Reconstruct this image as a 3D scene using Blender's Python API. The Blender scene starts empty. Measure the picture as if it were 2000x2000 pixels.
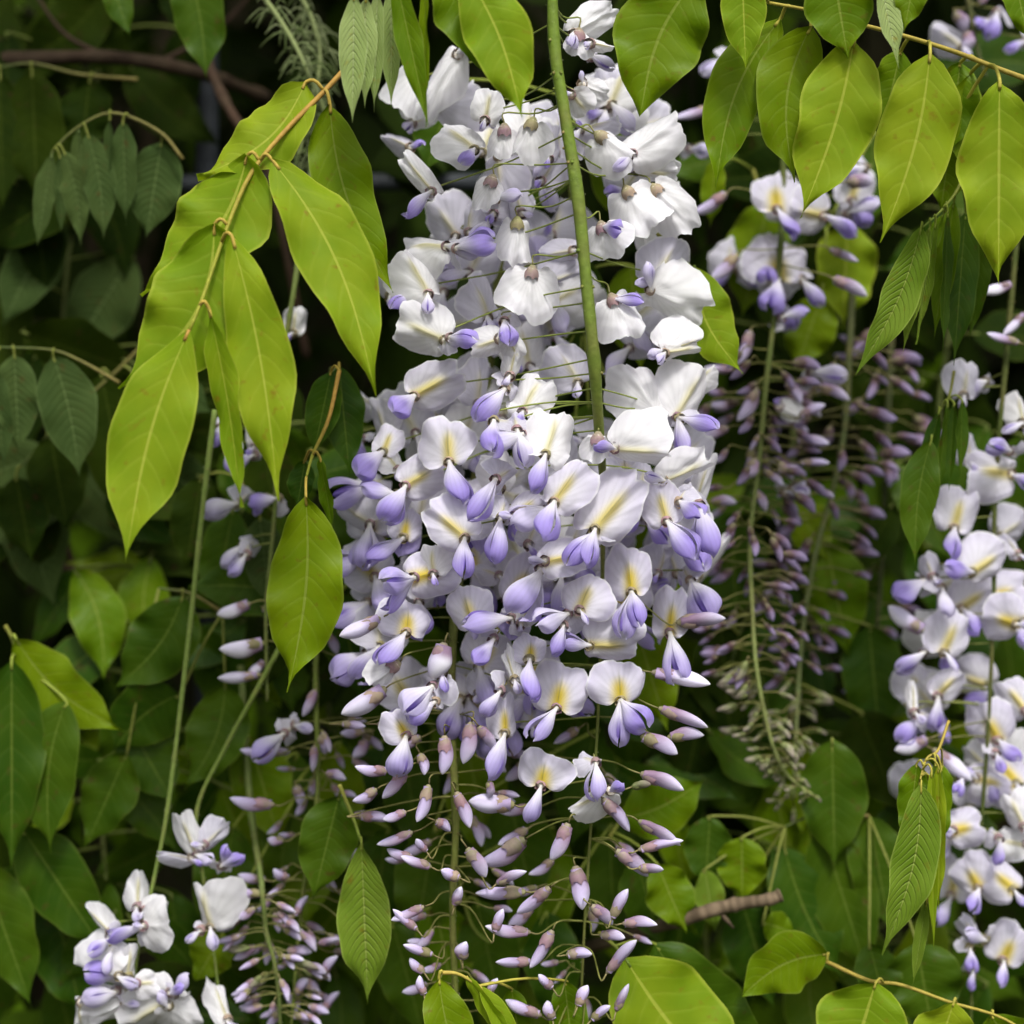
import bpy, math, random
import numpy as np
from mathutils import Vector, Matrix
rnd = random.Random(7)
sc = bpy.context.scene
COL = sc.collection

# ------------------------------------------------------------------ camera, sky, sun, exposure
D = 0.75                       # camera to the plane of the main flower cluster, metres
W = 0.36                       # width of the view at that plane
cam_d = bpy.data.cameras.new("camera"); cam = bpy.data.objects.new("camera", cam_d); COL.objects.link(cam)
cam.location = (0, -D, 0); cam.rotation_euler = (math.radians(90), 0, 0)
cam_d.sensor_width = 36; cam_d.lens = 36 * D / W
cam_d.clip_start = 0.02; cam_d.clip_end = 2000
cam_d.dof.use_dof = True; cam_d.dof.focus_distance = D - 0.03; cam_d.dof.aperture_fstop = 5.6
sc.camera = cam
world = bpy.data.worlds.new("World"); sc.world = world; world.use_nodes = True
nt = world.node_tree; nt.nodes.clear()
sky = nt.nodes.new('ShaderNodeTexSky'); sky.sky_type = 'NISHITA'; sky.sun_disc = False
SUN_EL, SUN_AZ = math.radians(52), math.radians(168)      # azimuth clockwise from +Y: the sun stands behind the camera, to the right
sky.sun_elevation = SUN_EL; sky.sun_rotation = SUN_AZ
sky.air_density = 1.0; sky.dust_density = 4.0; sky.ozone_density = 1.0
hs = nt.nodes.new('ShaderNodeHueSaturation'); hs.inputs['Saturation'].default_value = 0.15
bg = nt.nodes.new('ShaderNodeBackground'); bg.inputs[1].default_value = 0.13
wo = nt.nodes.new('ShaderNodeOutputWorld')
nt.links.new(sky.outputs[0], hs.inputs['Color']); nt.links.new(hs.outputs[0], bg.inputs[0]); nt.links.new(bg.outputs[0], wo.inputs[0])
sd = bpy.data.lights.new("sun", 'SUN'); sd.energy = 1.75; sd.angle = math.radians(11); sd.color = (1, .97, .92)
so = bpy.data.objects.new("sun", sd); COL.objects.link(so); so.location = (0.5, -1.5, 2)
sdir = Vector((math.sin(SUN_AZ) * math.cos(SUN_EL), math.cos(SUN_AZ) * math.cos(SUN_EL), math.sin(SUN_EL)))
so.rotation_euler = sdir.to_track_quat('Z', 'Y').to_euler()
sc.view_settings.view_transform = 'Standard'; sc.view_settings.look = 'None'
sc.view_settings.exposure = 0.68; sc.view_settings.gamma = 1; sc.view_settings.use_curve_mapping = False

# ------------------------------------------------------------------ helpers
def P(px, py, y=0.0):
    """point of the place seen at pixel (px,py) of the 2000 px photograph, y metres beyond the cluster plane"""
    k = (D + y) / D * W / 2000
    return Vector(((px - 1000) * k, y, (1000 - py) * k))
def PXM(y=0.0): return (D + y) / D * W / 2000
def tag(o, label=None, cat=None, group=None, kind=None):
    if label: o['label'] = label
    if cat: o['category'] = cat
    if group: o['group'] = group
    if kind: o['kind'] = kind
    return o
def empty(name, loc, label, cat, group=None):
    o = bpy.data.objects.new(name, None); o.empty_display_size = 0.01; o.location = loc
    COL.objects.link(o); return tag(o, label, cat, group)
def link(name, me, parent=None, loc=None, mat4=None):
    o = bpy.data.objects.new(name, me); COL.objects.link(o)
    if parent is not None: o.parent = parent
    if loc is not None: o.location = loc
    if mat4 is not None: o.matrix_basis = mat4
    return o
def mkmesh(name, v, f, mat=None, cols=None, uvs=None, smooth=True):
    me = bpy.data.meshes.new(name)
    me.from_pydata([tuple(p) for p in v], [], f)
    if mat: me.materials.append(mat)
    if cols is not None:
        a = me.color_attributes.new("Col", 'FLOAT_COLOR', 'POINT')
        arr = np.ones((len(v), 4), np.float32); arr[:, :3] = np.array(cols, np.float32)[:, :3]
        a.data.foreach_set("color", arr.ravel())
    if uvs is not None:
        uv = me.uv_layers.new(name="UVMap")
        li = np.zeros(len(me.loops), np.int32); me.loops.foreach_get("vertex_index", li)
        uv.data.foreach_set("uv", np.array(uvs, np.float32)[li].ravel())
    if smooth: me.polygons.foreach_set("use_smooth", [True] * len(me.polygons))
    me.update(); return me
def bez(pts, n):
    """Catmull-Rom through points"""
    pts = [Vector(p) for p in pts]
    if len(pts) == 2: return [pts[0].lerp(pts[1], i / n) for i in range(n + 1)]
    q = [pts[0] * 2 - pts[1]] + pts + [pts[-1] * 2 - pts[-2]]
    out = []; m = len(pts) - 1
    for i in range(n + 1):
        s = i / n * m; k = min(int(s), m - 1); t = s - k
        a, b, c, d = q[k:k + 4]
        out.append(0.5 * ((2 * b) + (c - a) * t + (2 * a - 5 * b + 4 * c - d) * t * t + (3 * b - a - 3 * c + d) * t ** 3))
    return out
def tube(V, F, C, path, rad, col, sides=6, cap=True):
    """rad, col: constants or functions of 0..1"""
    n = len(path); b0 = len(V); up = Vector((0.13, 0.9, 0.31))
    for i, p in enumerate(path):
        t = i / (n - 1)
        d = (path[min(i + 1, n - 1)] - path[max(i - 1, 0)]).normalized()
        a = d.cross(up)
        if a.length < 1e-4: a = d.cross(Vector((1, 0, 0)))
        a.normalize(); b = d.cross(a)
        r = rad(t) if callable(rad) else rad; c = col(t) if callable(col) else col
        for k in range(sides):
            an = 2 * math.pi * k / sides
            V.append(p + (a * math.cos(an) + b * math.sin(an)) * r); C.append(c)
    for i in range(n - 1):
        for k in range(sides):
            k2 = (k + 1) % sides
            F.append((b0 + i * sides + k, b0 + i * sides + k2, b0 + (i + 1) * sides + k2, b0 + (i + 1) * sides + k))
    if cap:
        F.append(tuple(b0 + k for k in range(sides))[::-1]); F.append(tuple(b0 + (n - 1) * sides + k for k in range(sides)))
def mix(a, b, t):
    t = max(0, min(1, t)); return tuple(a[i] * (1 - t) + b[i] * t for i in range(3))
def sst(a, b, x):
    t = max(0, min(1, (x - a) / (b - a))); return t * t * (3 - 2 * t)

# ------------------------------------------------------------------ materials
def nn(t, typ, **kw):
    n = t.nodes.new(typ)
    for k, v in kw.items(): setattr(n, k, v)
    return n
def mth(t, op, a, b=None, c=None):
    n = t.nodes.new('ShaderNodeMath'); n.operation = op
    for i, s in enumerate((a, b, c)):
        if s is None: continue
        if isinstance(s, (int, float)): n.inputs[i].default_value = s
        else: t.links.new(s, n.inputs[i])
    return n.outputs[0]
def leaf_mat(name, c1, c2, vein, transl=0.4, tcol=None, nveins=11, rough=0.42, bump=0.25, uv=True, edge=None, spec=0.10, veinmix=.16):
    m = bpy.data.materials.new(name); m.use_nodes = True; t = m.node_tree; t.nodes.clear(); L = t.links.new
    oi = nn(t, 'ShaderNodeObjectInfo'); geo = nn(t, 'ShaderNodeNewGeometry')
    no = nn(t, 'ShaderNodeTexNoise'); no.inputs['Scale'].default_value = 60; no.inputs['Detail'].default_value = 5
    tc = nn(t, 'ShaderNodeTexCoord'); L(tc.outputs['Object'], no.inputs['Vector'])
    f = mth(t, 'MULTIPLY_ADD', no.outputs['Fac'], 1.6, -0.55)
    f = mth(t, 'ADD', f, mth(t, 'MULTIPLY_ADD', oi.outputs['Random'], 0.8, -0.3)); 
    mx = nn(t, 'ShaderNodeMix', data_type='RGBA'); L(f, mx.inputs[0]); mx.inputs[6].default_value = (*c1, 1); mx.inputs[7].default_value = (*c2, 1)
    col = mx.outputs[2]
    n3 = nn(t, 'ShaderNodeTexNoise'); n3.inputs['Scale'].default_value = 260; n3.inputs['Detail'].default_value = 2; L(tc.outputs['Object'], n3.inputs['Vector'])
    sp_ = nn(t, 'ShaderNodeMix', data_type='RGBA'); L(mth(t, 'MULTIPLY', mth(t, 'MAXIMUM', mth(t, 'MULTIPLY_ADD', n3.outputs['Fac'], 9, -5.7), 0), .55), sp_.inputs[0])
    sp_.inputs[0].default_value = 0; L(col, sp_.inputs[6]); sp_.inputs[7].default_value = (c2[0] * .7 + .03, c2[1] * .45, .01, 1); col = sp_.outputs[2]
    # fine mottling
    n2 = nn(t, 'ShaderNodeTexNoise'); n2.inputs['Scale'].default_value = 420; n2.inputs['Detail'].default_value = 4; L(tc.outputs['Object'], n2.inputs['Vector'])
    h = mth(t, 'MULTIPLY', n2.outputs['Fac'], 0.5)
    if uv:
        uvn = nn(t, 'ShaderNodeUVMap', uv_map="UVMap"); sp = nn(t, 'ShaderNodeSeparateXYZ'); L(uvn.outputs[0], sp.inputs[0])
        u = mth(t, 'ABSOLUTE', mth(t, 'MULTIPLY_ADD', sp.outputs[0], 2, -1)); v = sp.outputs[1]
        mid = mth(t, 'SUBTRACT', 1, mth(t, 'SMOOTHSTEP', u, 0.0, 0.0)) if False else mth(t, 'MAXIMUM', mth(t, 'SUBTRACT', 1, mth(t, 'DIVIDE', u, 0.045)), 0)
        mid = mth(t, 'MINIMUM', mth(t, 'MULTIPLY', mid, 2.0), 1)
        ph = mth(t, 'SUBTRACT', mth(t, 'MULTIPLY', v, nveins), mth(t, 'MULTIPLY', mth(t, 'POWER', u, 1.35), nveins * 0.19))
        ph = mth(t, 'ADD', ph, mth(t, 'MULTIPLY', no.outputs['Fac'], 0.9))
        tri = mth(t, 'ABSOLUTE', mth(t, 'SUBTRACT', mth(t, 'FRACT', ph), 0.5))         # 0 at the vein
        side = mth(t, 'POWER', mth(t, 'MAXIMUM', mth(t, 'SUBTRACT', 1, mth(t, 'DIVIDE', tri, 0.22)), 0), 1.6)
        side = mth(t, 'MULTIPLY', side, mth(t, 'SUBTRACT', 1, mth(t, 'MULTIPLY', u, 0.75)))
        m1 = nn(t, 'ShaderNodeMix', data_type='RGBA'); L(mth(t, 'MULTIPLY', side, veinmix), m1.inputs[0]); L(col, m1.inputs[6]); m1.inputs[7].default_value = (*vein, 1)
        m2 = nn(t, 'ShaderNodeMix', data_type='RGBA'); L(mth(t, 'MULTIPLY', mid, 0.75), m2.inputs[0]); L(m1.outputs[2], m2.inputs[6]); m2.inputs[7].default_value = (*vein, 1)
        col = m2.outputs[2]
        ed = mth(t, 'MULTIPLY', mth(t, 'MAXIMUM', mth(t, 'MULTIPLY_ADD', u, 12, -11), 0), 0.6)
        m3 = nn(t, 'ShaderNodeMix', data_type='RGBA'); L(ed, m3.inputs[0]); L(col, m3.inputs[6]); m3.inputs[7].default_value = (*vein, 1); col = m3.outputs[2]
        # quilting: blade swells between the side veins, veins sunk
        h = mth(t, 'ADD', mth(t, 'MULTIPLY', h, 0.6), mth(t, 'MULTIPLY', mth(t, 'SUBTRACT', 1, mth(t, 'MULTIPLY', side, 1.0)), .7))
        h = mth(t, 'SUBTRACT', h, mth(t, 'MULTIPLY', mid, 0.8))
    bp = nn(t, 'ShaderNodeBump'); bp.inputs['Strength'].default_value = bump; bp.inputs['Distance'].default_value = 0.0006; L(h, bp.inputs['Height'])
    pr = nn(t, 'ShaderNodeBsdfPrincipled'); pr.inputs['Roughness'].default_value = rough; pr.inputs['Specular IOR Level'].default_value = spec
    L(col, pr.inputs['Base Color']); L(bp.outputs[0], pr.inputs['Normal'])
    tr = nn(t, 'ShaderNodeBsdfTranslucent'); g = nn(t, 'ShaderNodeMix', data_type='RGBA', blend_type='MULTIPLY'); g.inputs[0].default_value = 1
    L(col, g.inputs[6]); g.inputs[7].default_value = (*(tcol or (1.25, 1.25, 0.55)), 1); L(g.outputs[2], tr.inputs['Color']); L(bp.outputs[0], tr.inputs['Normal'])
    ms = nn(t, 'ShaderNodeMixShader'); ms.inputs[0].default_value = transl; L(pr.outputs[0], ms.inputs[1]); L(tr.outputs[0], ms.inputs[2])
    out = nn(t, 'ShaderNodeOutputMaterial'); L(ms.outputs[0], out.inputs['Surface'])
    return m
def col_mat(name, rough=0.5, transl=0.0, bump=0.2, bscale=500, vary=0.15, veins=False, spec=0.3, noise_amt=0.25):
    """material coloured by the mesh's own pigment (vertex colours) with fine grain"""
    m = bpy.data.materials.new(name); m.use_nodes = True; t = m.node_tree; t.nodes.clear(); L = t.links.new
    at = nn(t, 'ShaderNodeAttribute', attribute_name='Col'); tc = nn(t, 'ShaderNodeTexCoord'); oi = nn(t, 'ShaderNodeObjectInfo')
    no = nn(t, 'ShaderNodeTexNoise'); no.inputs['Scale'].default_value = bscale; no.inputs['Detail'].default_value = 5; L(tc.outputs['Object'], no.inputs['Vector'])
    k = mth(t, 'ADD', mth(t, 'MULTIPLY_ADD', no.outputs['Fac'], noise_amt * 2, 1 - noise_amt), mth(t, 'MULTIPLY_ADD', oi.outputs['Random'], vary, -vary / 2))
    h = no.outputs['Fac']
    if veins:
        uvn = nn(t, 'ShaderNodeUVMap', uv_map="UVMap"); sp = nn(t, 'ShaderNodeSeparateXYZ'); L(uvn.outputs[0], sp.inputs[0])
        wv = mth(t, 'SINE', mth(t, 'ADD', mth(t, 'MULTIPLY', sp.outputs[0], 105), mth(t, 'MULTIPLY', no.outputs['Fac'], 9)))
        vf = mth(t, 'MULTIPLY', mth(t, 'MAXIMUM', wv, 0), 0.085)
        k = mth(t, 'SUBTRACT', k, vf); h = mth(t, 'ADD', mth(t, 'MULTIPLY', h, 0.5), mth(t, 'MULTIPLY', wv, 0.25))
    vm = nn(t, 'ShaderNodeVectorMath', operation='SCALE'); L(at.outputs['Color'], vm.inputs[0]); L(k, vm.inputs['Scale'])
    bp = nn(t, 'ShaderNodeBump'); bp.inputs['Strength'].default_value = bump; bp.inputs['Distance'].default_value = 0.0004 if not veins else 0.03; L(h, bp.inputs['Height'])
    pr = nn(t, 'ShaderNodeBsdfPrincipled'); pr.inputs['Roughness'].default_value = rough; pr.inputs['Specular IOR Level'].default_value = spec
    L(vm.outputs[0], pr.inputs['Base Color']); L(bp.outputs[0], pr.inputs['Normal'])
    out = nn(t, 'ShaderNodeOutputMaterial')
    if transl:
        tr = nn(t, 'ShaderNodeBsdfTranslucent'); L(vm.outputs[0], tr.inputs['Color']); L(bp.outputs[0], tr.inputs['Normal'])
        ms = nn(t, 'ShaderNodeMixShader'); ms.inputs[0].default_value = transl; L(pr.outputs[0], ms.inputs[1]); L(tr.outputs[0], ms.inputs[2]); L(ms.outputs[0], out.inputs['Surface'])
    else: L(pr.outputs[0], out.inputs['Surface'])
    return m
M = {}
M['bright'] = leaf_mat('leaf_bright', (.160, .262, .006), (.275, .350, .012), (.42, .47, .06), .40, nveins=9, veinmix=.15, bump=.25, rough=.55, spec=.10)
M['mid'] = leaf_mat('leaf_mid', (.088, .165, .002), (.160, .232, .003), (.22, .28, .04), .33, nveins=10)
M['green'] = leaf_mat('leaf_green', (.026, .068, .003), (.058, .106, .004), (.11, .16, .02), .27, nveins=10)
M['dark'] = leaf_mat('leaf_dark', (.008, .019, .0006), (.021, .036, .001), (.04, .06, .006), .2, nveins=10, rough=.7, spec=.05)  # dark mature leaves, colour lowered further to stand in for background shade
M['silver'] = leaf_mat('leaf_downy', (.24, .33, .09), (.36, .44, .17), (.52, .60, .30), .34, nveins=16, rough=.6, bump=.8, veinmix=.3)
M['dusk'] = leaf_mat('leaf_downy_shade', (.034, .062, .013), (.062, .094, .022), (.11, .16, .05), .25, nveins=14, rough=.7, bump=.7, spec=.08, veinmix=.3)  # shaded copy of the downy leaf, its dimness put into the colour
M['fold'] = leaf_mat('leaf_folded', (.115, .20, .012), (.20, .285, .03), (.34, .42, .09), .34, nveins=18, rough=.5, bump=.9, veinmix=.3)
M['stem'] = col_mat('green_stem', .6, 0, .9, 420, .1, noise_amt=.42, spec=.2)
M['wood'] = col_mat('bark', .85, 0, 1.0, 180, .2, noise_amt=.5, spec=.15)
M['petal'] = col_mat('petal', .6, .45, .20, 130, .10, veins=True, spec=.12, noise_amt=.09)
M['bud'] = col_mat('bud_skin', .55, .15, .5, 420, .3, spec=.22, noise_amt=.32)
M['fill'] = col_mat('foliage_fill', .7, .2, .2, 300, 0, spec=.06)
M['earth'] = col_mat('earth', .95, 0, 1.0, 40, 0, noise_amt=.6, spec=.1)

# ------------------------------------------------------------------ petal meshes (unit length along +Z, front towards -Y)
WHITE = (.90, .89, .90); LIL = (.68, .62, .86); VIO = (.43, .34, .78); DVIO = (.12, .06, .36); YEL = (.78, .60, .06); CREAM = (.80, .74, .36); GREY = (.70, .68, .77)
def banner_mesh(kind, seed):
    r = random.Random(seed); nt_, nr = 40, 15; V = []; C = []; U = []; F = []
    ph = [r.uniform(0, 6.28) for _ in range(6)]; wav = r.uniform(.05, .12) * (1.25 if kind in 'wbg' else 1); bend = r.uniform(.12, .55) + (r.choice((0, .2, .7)) if kind in 'wbg' else 0); back = r.uniform(.05, .35); notch = r.uniform(0, .10)
    asym = r.uniform(-.2, .2); cup = r.uniform(-.1, .12)
    th_max = math.radians(118)
    for j in range(nr + 1):
        q = j / nr
        for i in range(nt_ + 1):
            a = (i / nt_ * 2 - 1); th = a * th_max
            aa = abs(th) / th_max
            Ro = 0.97 + .13 * math.sin(min(1, aa / .42) * math.pi / 2) - notch * math.exp(-(aa / .08) ** 2)
            Ro *= 1 - .66 * max(0, (aa - .42) / .58) ** 1.5
            Ro *= 1 + asym * math.sin(th) + .045 * math.sin(5 * th + ph[0]) + .022 * math.sin(11 * th + ph[1]) + .010 * math.sin(27 * th + ph[2])
            rr = q * Ro
            x = rr * math.sin(th) * .62; z = rr * math.cos(th) * .92 + .02
            ax = abs(x)
            y = bend * ax * ax * 1.5 + back * rr * rr * .55 - cup * math.sin(q * math.pi) * .3
            y -= .05 * math.exp(-(x / .05) ** 2) * math.sin(min(1, q * 1.15) * math.pi)          # centre ridge
            y += .05 * math.exp(-((ax - .13) / .08) ** 2) * (1 - q) * q * 2
            y += wav * q ** 3 * math.sin(3.2 * th * 1.7 + ph[2]) + wav * .5 * q ** 4 * math.sin(9 * th + ph[3]) + .022 * q ** 8 * math.sin(21 * th + ph[1])
            y += .10 * max(0, q - .82) / .18 * (.5 + .5 * math.sin(2 * th + ph[4]))                 # rolled rim
            y += (.022 if kind in 'wbg' else .010) * math.sin(13 * x + ph[5] + 4 * z) * math.sin(11 * z + ph[0]) * min(1, q * 2)
            y += (.016 if kind in 'wbg' else .011) * math.sin(27 * x + ph[2]) * math.sin(21 * z + ph[4] + 5 * x) * q
            V.append((x, y, z)); U.append((.5 + a * .5, q))
            base = {'w': WHITE, 'm': mix(WHITE, LIL, .30), 'f': mix(WHITE, LIL, .42), 'g': GREY, 'b': WHITE}[kind]
            c = mix(base, mix(base, LIL, .55), sst(.45, 1, q) * (.7 if kind in 'fm' else .25))
            ysz = {'w': (.07, .75, .6), 'm': (.11, .62, .9), 'f': (.15, .52, 1), 'g': (.08, .6, .35), 'b': (.01, .1, 0)}[kind]
            blot = math.exp(-(x / ysz[0]) ** 2) * sst(ysz[1] + .15, ysz[1] - .25, rr) * ysz[2]
            yc = {'w': CREAM, 'm': mix(CREAM, YEL, .6), 'f': YEL, 'g': CREAM, 'b': CREAM}[kind]
            c = mix(c, mix(CREAM, WHITE, .5), min(1, blot * 1.6) * .8); c = mix(c, yc, blot)
            line = math.exp(-(x / .014) ** 2) * sst(.9, .5, q) * sst(.05, .2, q)
            if kind != 'b': c = mix(c, (.22, .20, .10) if kind in 'fm' else (.42, .38, .2), line * .6)
            c = mix(c, (.95, .95, .95), sst(.93, 1, q) * .85)  # white rim: an edge highlight put into the petal colour
            C.append(c)
    for j in range(nr):
        for i in range(nt_):
            k = j * (nt_ + 1) + i; F.append((k, k + 1, k + nt_ + 2, k + nt_ + 1))
    return mkmesh('banner_petal_mesh', V, F, M['petal'], C, U)
def wing_mesh(kind, seed, side):
    r = random.Random(seed); nt_, nr = 20, 12; V = []; C = []; U = []; F = []
    gap = r.uniform(.0, .035); op = r.uniform(95, 130); curl = r.uniform(-.12, .22); ph = r.uniform(0, 6); fl = r.uniform(.55, .95); r_w = r.uniform(.8, 1.1)
    ph2 = r.uniform(0, 6)
    for j in range(nt_ + 1):
        t = j / nt_
        h = .05 + .33 * (sst(0, .72, t) ** .8) * (1 - max(0, (t - .66) / .34) ** 2.6) ** .6 * r_w
        if t > .999: h = .02
        for i in range(nr + 1):
            p = i / nr; an = math.radians(4 + op * p)
            x = side * (h * math.sin(an) * (1 + .05 * math.sin(8 * t + ph2)) + gap * (t ** 1.5) * 2 * (1 - p * .4)); y = -h * math.cos(an) * fl
            z = t * (1 - .03 * p) + .0
            y += -curl * t * t + .012 * math.sin(9 * t + ph) * p
            z += .05 * math.sin(5 * p + ph2) * t * t; y += .03 * math.sin(7 * t + 5 * p + ph2) * t; x += side * .05 * math.sin(3.3 * t + ph) * t
            V.append((x, y, z)); U.append((p * .35, t))
            pal = {'p': (mix(WHITE, LIL, .1), mix(WHITE, LIL, .75)), 'v': (mix(WHITE, LIL, .35), VIO), 's': (mix(WHITE, LIL, .1), mix(LIL, VIO, .5)), 'g': (GREY, mix(GREY, LIL, .4))}[kind]
            c = mix(pal[0], pal[1], sst(.15, .85, t)); c = mix(c, mix(CREAM, WHITE, .6), sst(.18, .02, t) * .7)
            c = mix(c, DVIO, math.exp(-(p / .16) ** 2) * math.exp(-((t - .60) / .16) ** 2) * (.5 if kind in 'vs' else .15))
            c = mix(c, mix(WHITE, LIL, .2), max(sst(.8, 1, p) * .6, sst(.93, 1, t) * .6)); c = mix(c, VIO, .25 * (.5 + .5 * math.sin(6 * p + ph)) * sst(.3, .8, t))
            C.append(c)
    for j in range(nt_):
        for i in range(nr):
            k = j * (nr + 1) + i
            F.append((k, k + 1, k + nr + 2, k + nr + 1) if side > 0 else (k, k + nr + 1, k + nr + 2, k + 1))
    return mkmesh('wing_petal_mesh', V, F, M['petal'], C, U)
def keel_mesh(seed):
    r = random.Random(seed); V = []; C = []; F = []; U = []; n, s = 14, 12; cv = r.uniform(.0, .12)
    for j in range(n + 1):
        t = j / n; h = .02 + .145 * math.sin(math.pi * min(1, t ** 1.2)) ** .7 * (.55 + .5 * t) if t < 1 else .005
        for i in range(s):
            an = 2 * math.pi * i / s
            V.append((h * .75 * math.sin(an), -h * 1.15 * math.cos(an) - cv * t * t + .01, t * .9)); U.append((i / s * .3, t))
            C.append(mix(mix(WHITE, LIL, .4), mix(VIO, DVIO, .55), sst(.25, .8, t)))
    for j in range(n):
        for i in range(s): F.append((j * s + i, j * s + (i + 1) % s, (j + 1) * s + (i + 1) % s, (j + 1) * s + i))
    return mkmesh('keel_petal_mesh', V, F, M['petal'], C, U)
def pod_mesh(kind, seed):
    """closed bud petals: a curved, slightly flattened pod with a folded banner wrapped over the keel"""
    r = random.Random(seed); V = []; C = []; F = []; n, s = 22, 18; U = []
    cv = r.uniform(.04, .16) * r.choice((-1, 1)); fat = {'D': .19, 'O': .28, 'G': .17, 'S': .17}[kind]
    bl = r.uniform(.55, .9)
    for j in range(n + 1):
        t = j / n
        h = fat * ((.70 + .30 * sst(0, .5, t)) * (1 - max(0, (t - .5) / .5) ** 2.1) ** .8) if t < 1 else .004
        for i in range(s):
            an = 2 * math.pi * i / s; sx = math.sin(an); cy = math.cos(an)
            crease = .22 * math.exp(-((an - math.pi * .5) / .20) ** 2) * sst(.1, .4, t) + .05 * math.sin(5 * t + 2 * an + cv * 40) + .07 * math.exp(-((an - 5.9) / .3) ** 2) * t
            hh = h * (1 - crease)
            x = hh * sx * (1.05) + cv * math.sin(t * math.pi) * .6 - cv * t * .5
            V.append((x, -hh * cy * .78, t)); U.append((i / s, t))
            if kind == 'G': c = mix((.20, .24, .08), (.33, .27, .24), t)
            else:
                c = mix((.29, .19, .28), mix(mix(WHITE, LIL, .8), (.5, .42, .62), .25) if kind == 'D' else mix(WHITE, LIL, .3), sst(.18, .95 if kind == 'D' else .5, t))
                c = mix(c, mix(LIL, VIO, .35), sst(.1, .7, sx * .5 + .5) * .55 * bl)
                c = mix(c, WHITE, sst(.82, 1, t) * .55)
                if kind == 'S': c = mix((.15, .085, .12), (.34, .28, .46), sst(.1, .9, t))  # bud for shaded clusters: shade painted in as a duller mauve
                c = mix(c, (.42, .24, .42), math.exp(-((an - math.pi * .5) / .16) ** 2) * .4)
            C.append(c)
    for j in range(n):
        for i in range(s): F.append((j * s + i, j * s + (i + 1) % s, (j + 1) * s + (i + 1) % s, (j + 1) * s + i))
    F.append(tuple(n * s + i for i in range(s)))
    return mkmesh('bud_mesh', V, F, M['bud'], C, U)
BAN = {k: [banner_mesh(k, 100 * i + ord(k)) for i in range(11)] for k in 'wmfgb'}
WNG = {k: [(wing_mesh(k, 31 * i + ord(k), -1), wing_mesh(k, 31 * i + 7 * (i % 2) + ord(k), 1)) for i in range(8)] for k in 'pvsg'}
KEEL = [keel_mesh(i) for i in range(3)]
POD = {k: [pod_mesh(k, 17 * i + 3) for i in range(6)] for k in 'DOGS'}
CAL = [(.30, .18, .20), (.26, .16, .19), (.31, .23, .16), (.24, .21, .10)]
def calyx_into(V, F, C, base, dirv, r0, length, col, seed):
    """five-toothed cup whose mouth opens along dirv, base of the cup at base"""
    r = random.Random(seed); d = dirv.normalized(); a = d.cross(Vector((0, 1, .1))).normalized(); b = d.cross(a); s = 15; n = 6; b0 = len(V)
    for j in range(n + 1):
        t = j / n
        rr = r0 * (.30 + .72 * math.sin(min(1, t * 1.25) * math.pi / 2))
        for i in range(s):
            an = 2 * math.pi * i / s
            tooth = (1 + .35 * (abs(((i * 5 / s) % 1) - .5) * 2) ** 1.3 * (1 if i < s * .7 else .4)) if j == n else 1
            V.append(base + d * length * t * (tooth if j == n else 1) + (a * math.cos(an) + b * math.sin(an)) * rr * (1 + r.uniform(-.06, .06)))
            C.append(mix(mix(col, (.22, .25, .08), .6), col, t * 1.3 + r.uniform(-.3, .3)))
    for j in range(n):
        for i in range(s): F.append((b0 + j * s + i, b0 + j * s + (i + 1) % s, b0 + (j + 1) * s + (i + 1) % s, b0 + (j + 1) * s + i))
def cup_core(V, F, C, base, dirv, r0, length):
    """pale petal claws filling the mouth of a cup"""
    d = dirv.normalized(); a = d.cross(Vector((0, 1, .1))).normalized(); b = d.cross(a); b0 = len(V); s = 8
    for t, k in ((.35, .75), (.85, .80), (1.12, .45)):
        for i in range(s):
            an = 2 * math.pi * i / s; V.append(base + d * length * t + (a * math.cos(an) + b * math.sin(an)) * r0 * k); C.append((.66, .60, .50))
    V.append(base + d * length * 1.2); C.append((.7, .66, .55))
    for j in range(2):
        for i in range(s): F.append((b0 + j * s + i, b0 + j * s + (i + 1) % s, b0 + (j + 1) * s + (i + 1) % s, b0 + (j + 1) * s + i))
    for i in range(s): F.append((b0 + 2 * s + i, b0 + 2 * s + (i + 1) % s, b0 + 3 * s))
def rotm(a, yaw=0, pitch=0):
    return Matrix.Rotation(math.radians(a), 4, 'Y') @ Matrix.Rotation(math.radians(yaw), 4, 'Z') @ Matrix.Rotation(math.radians(pitch), 4, 'X')
def placed(rot, sx, sy, sz, loc=(0, 0, 0)):
    return Matrix.Translation(Vector(loc)) @ rot @ Matrix.Diagonal((sx, sy, sz, 1))

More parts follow.
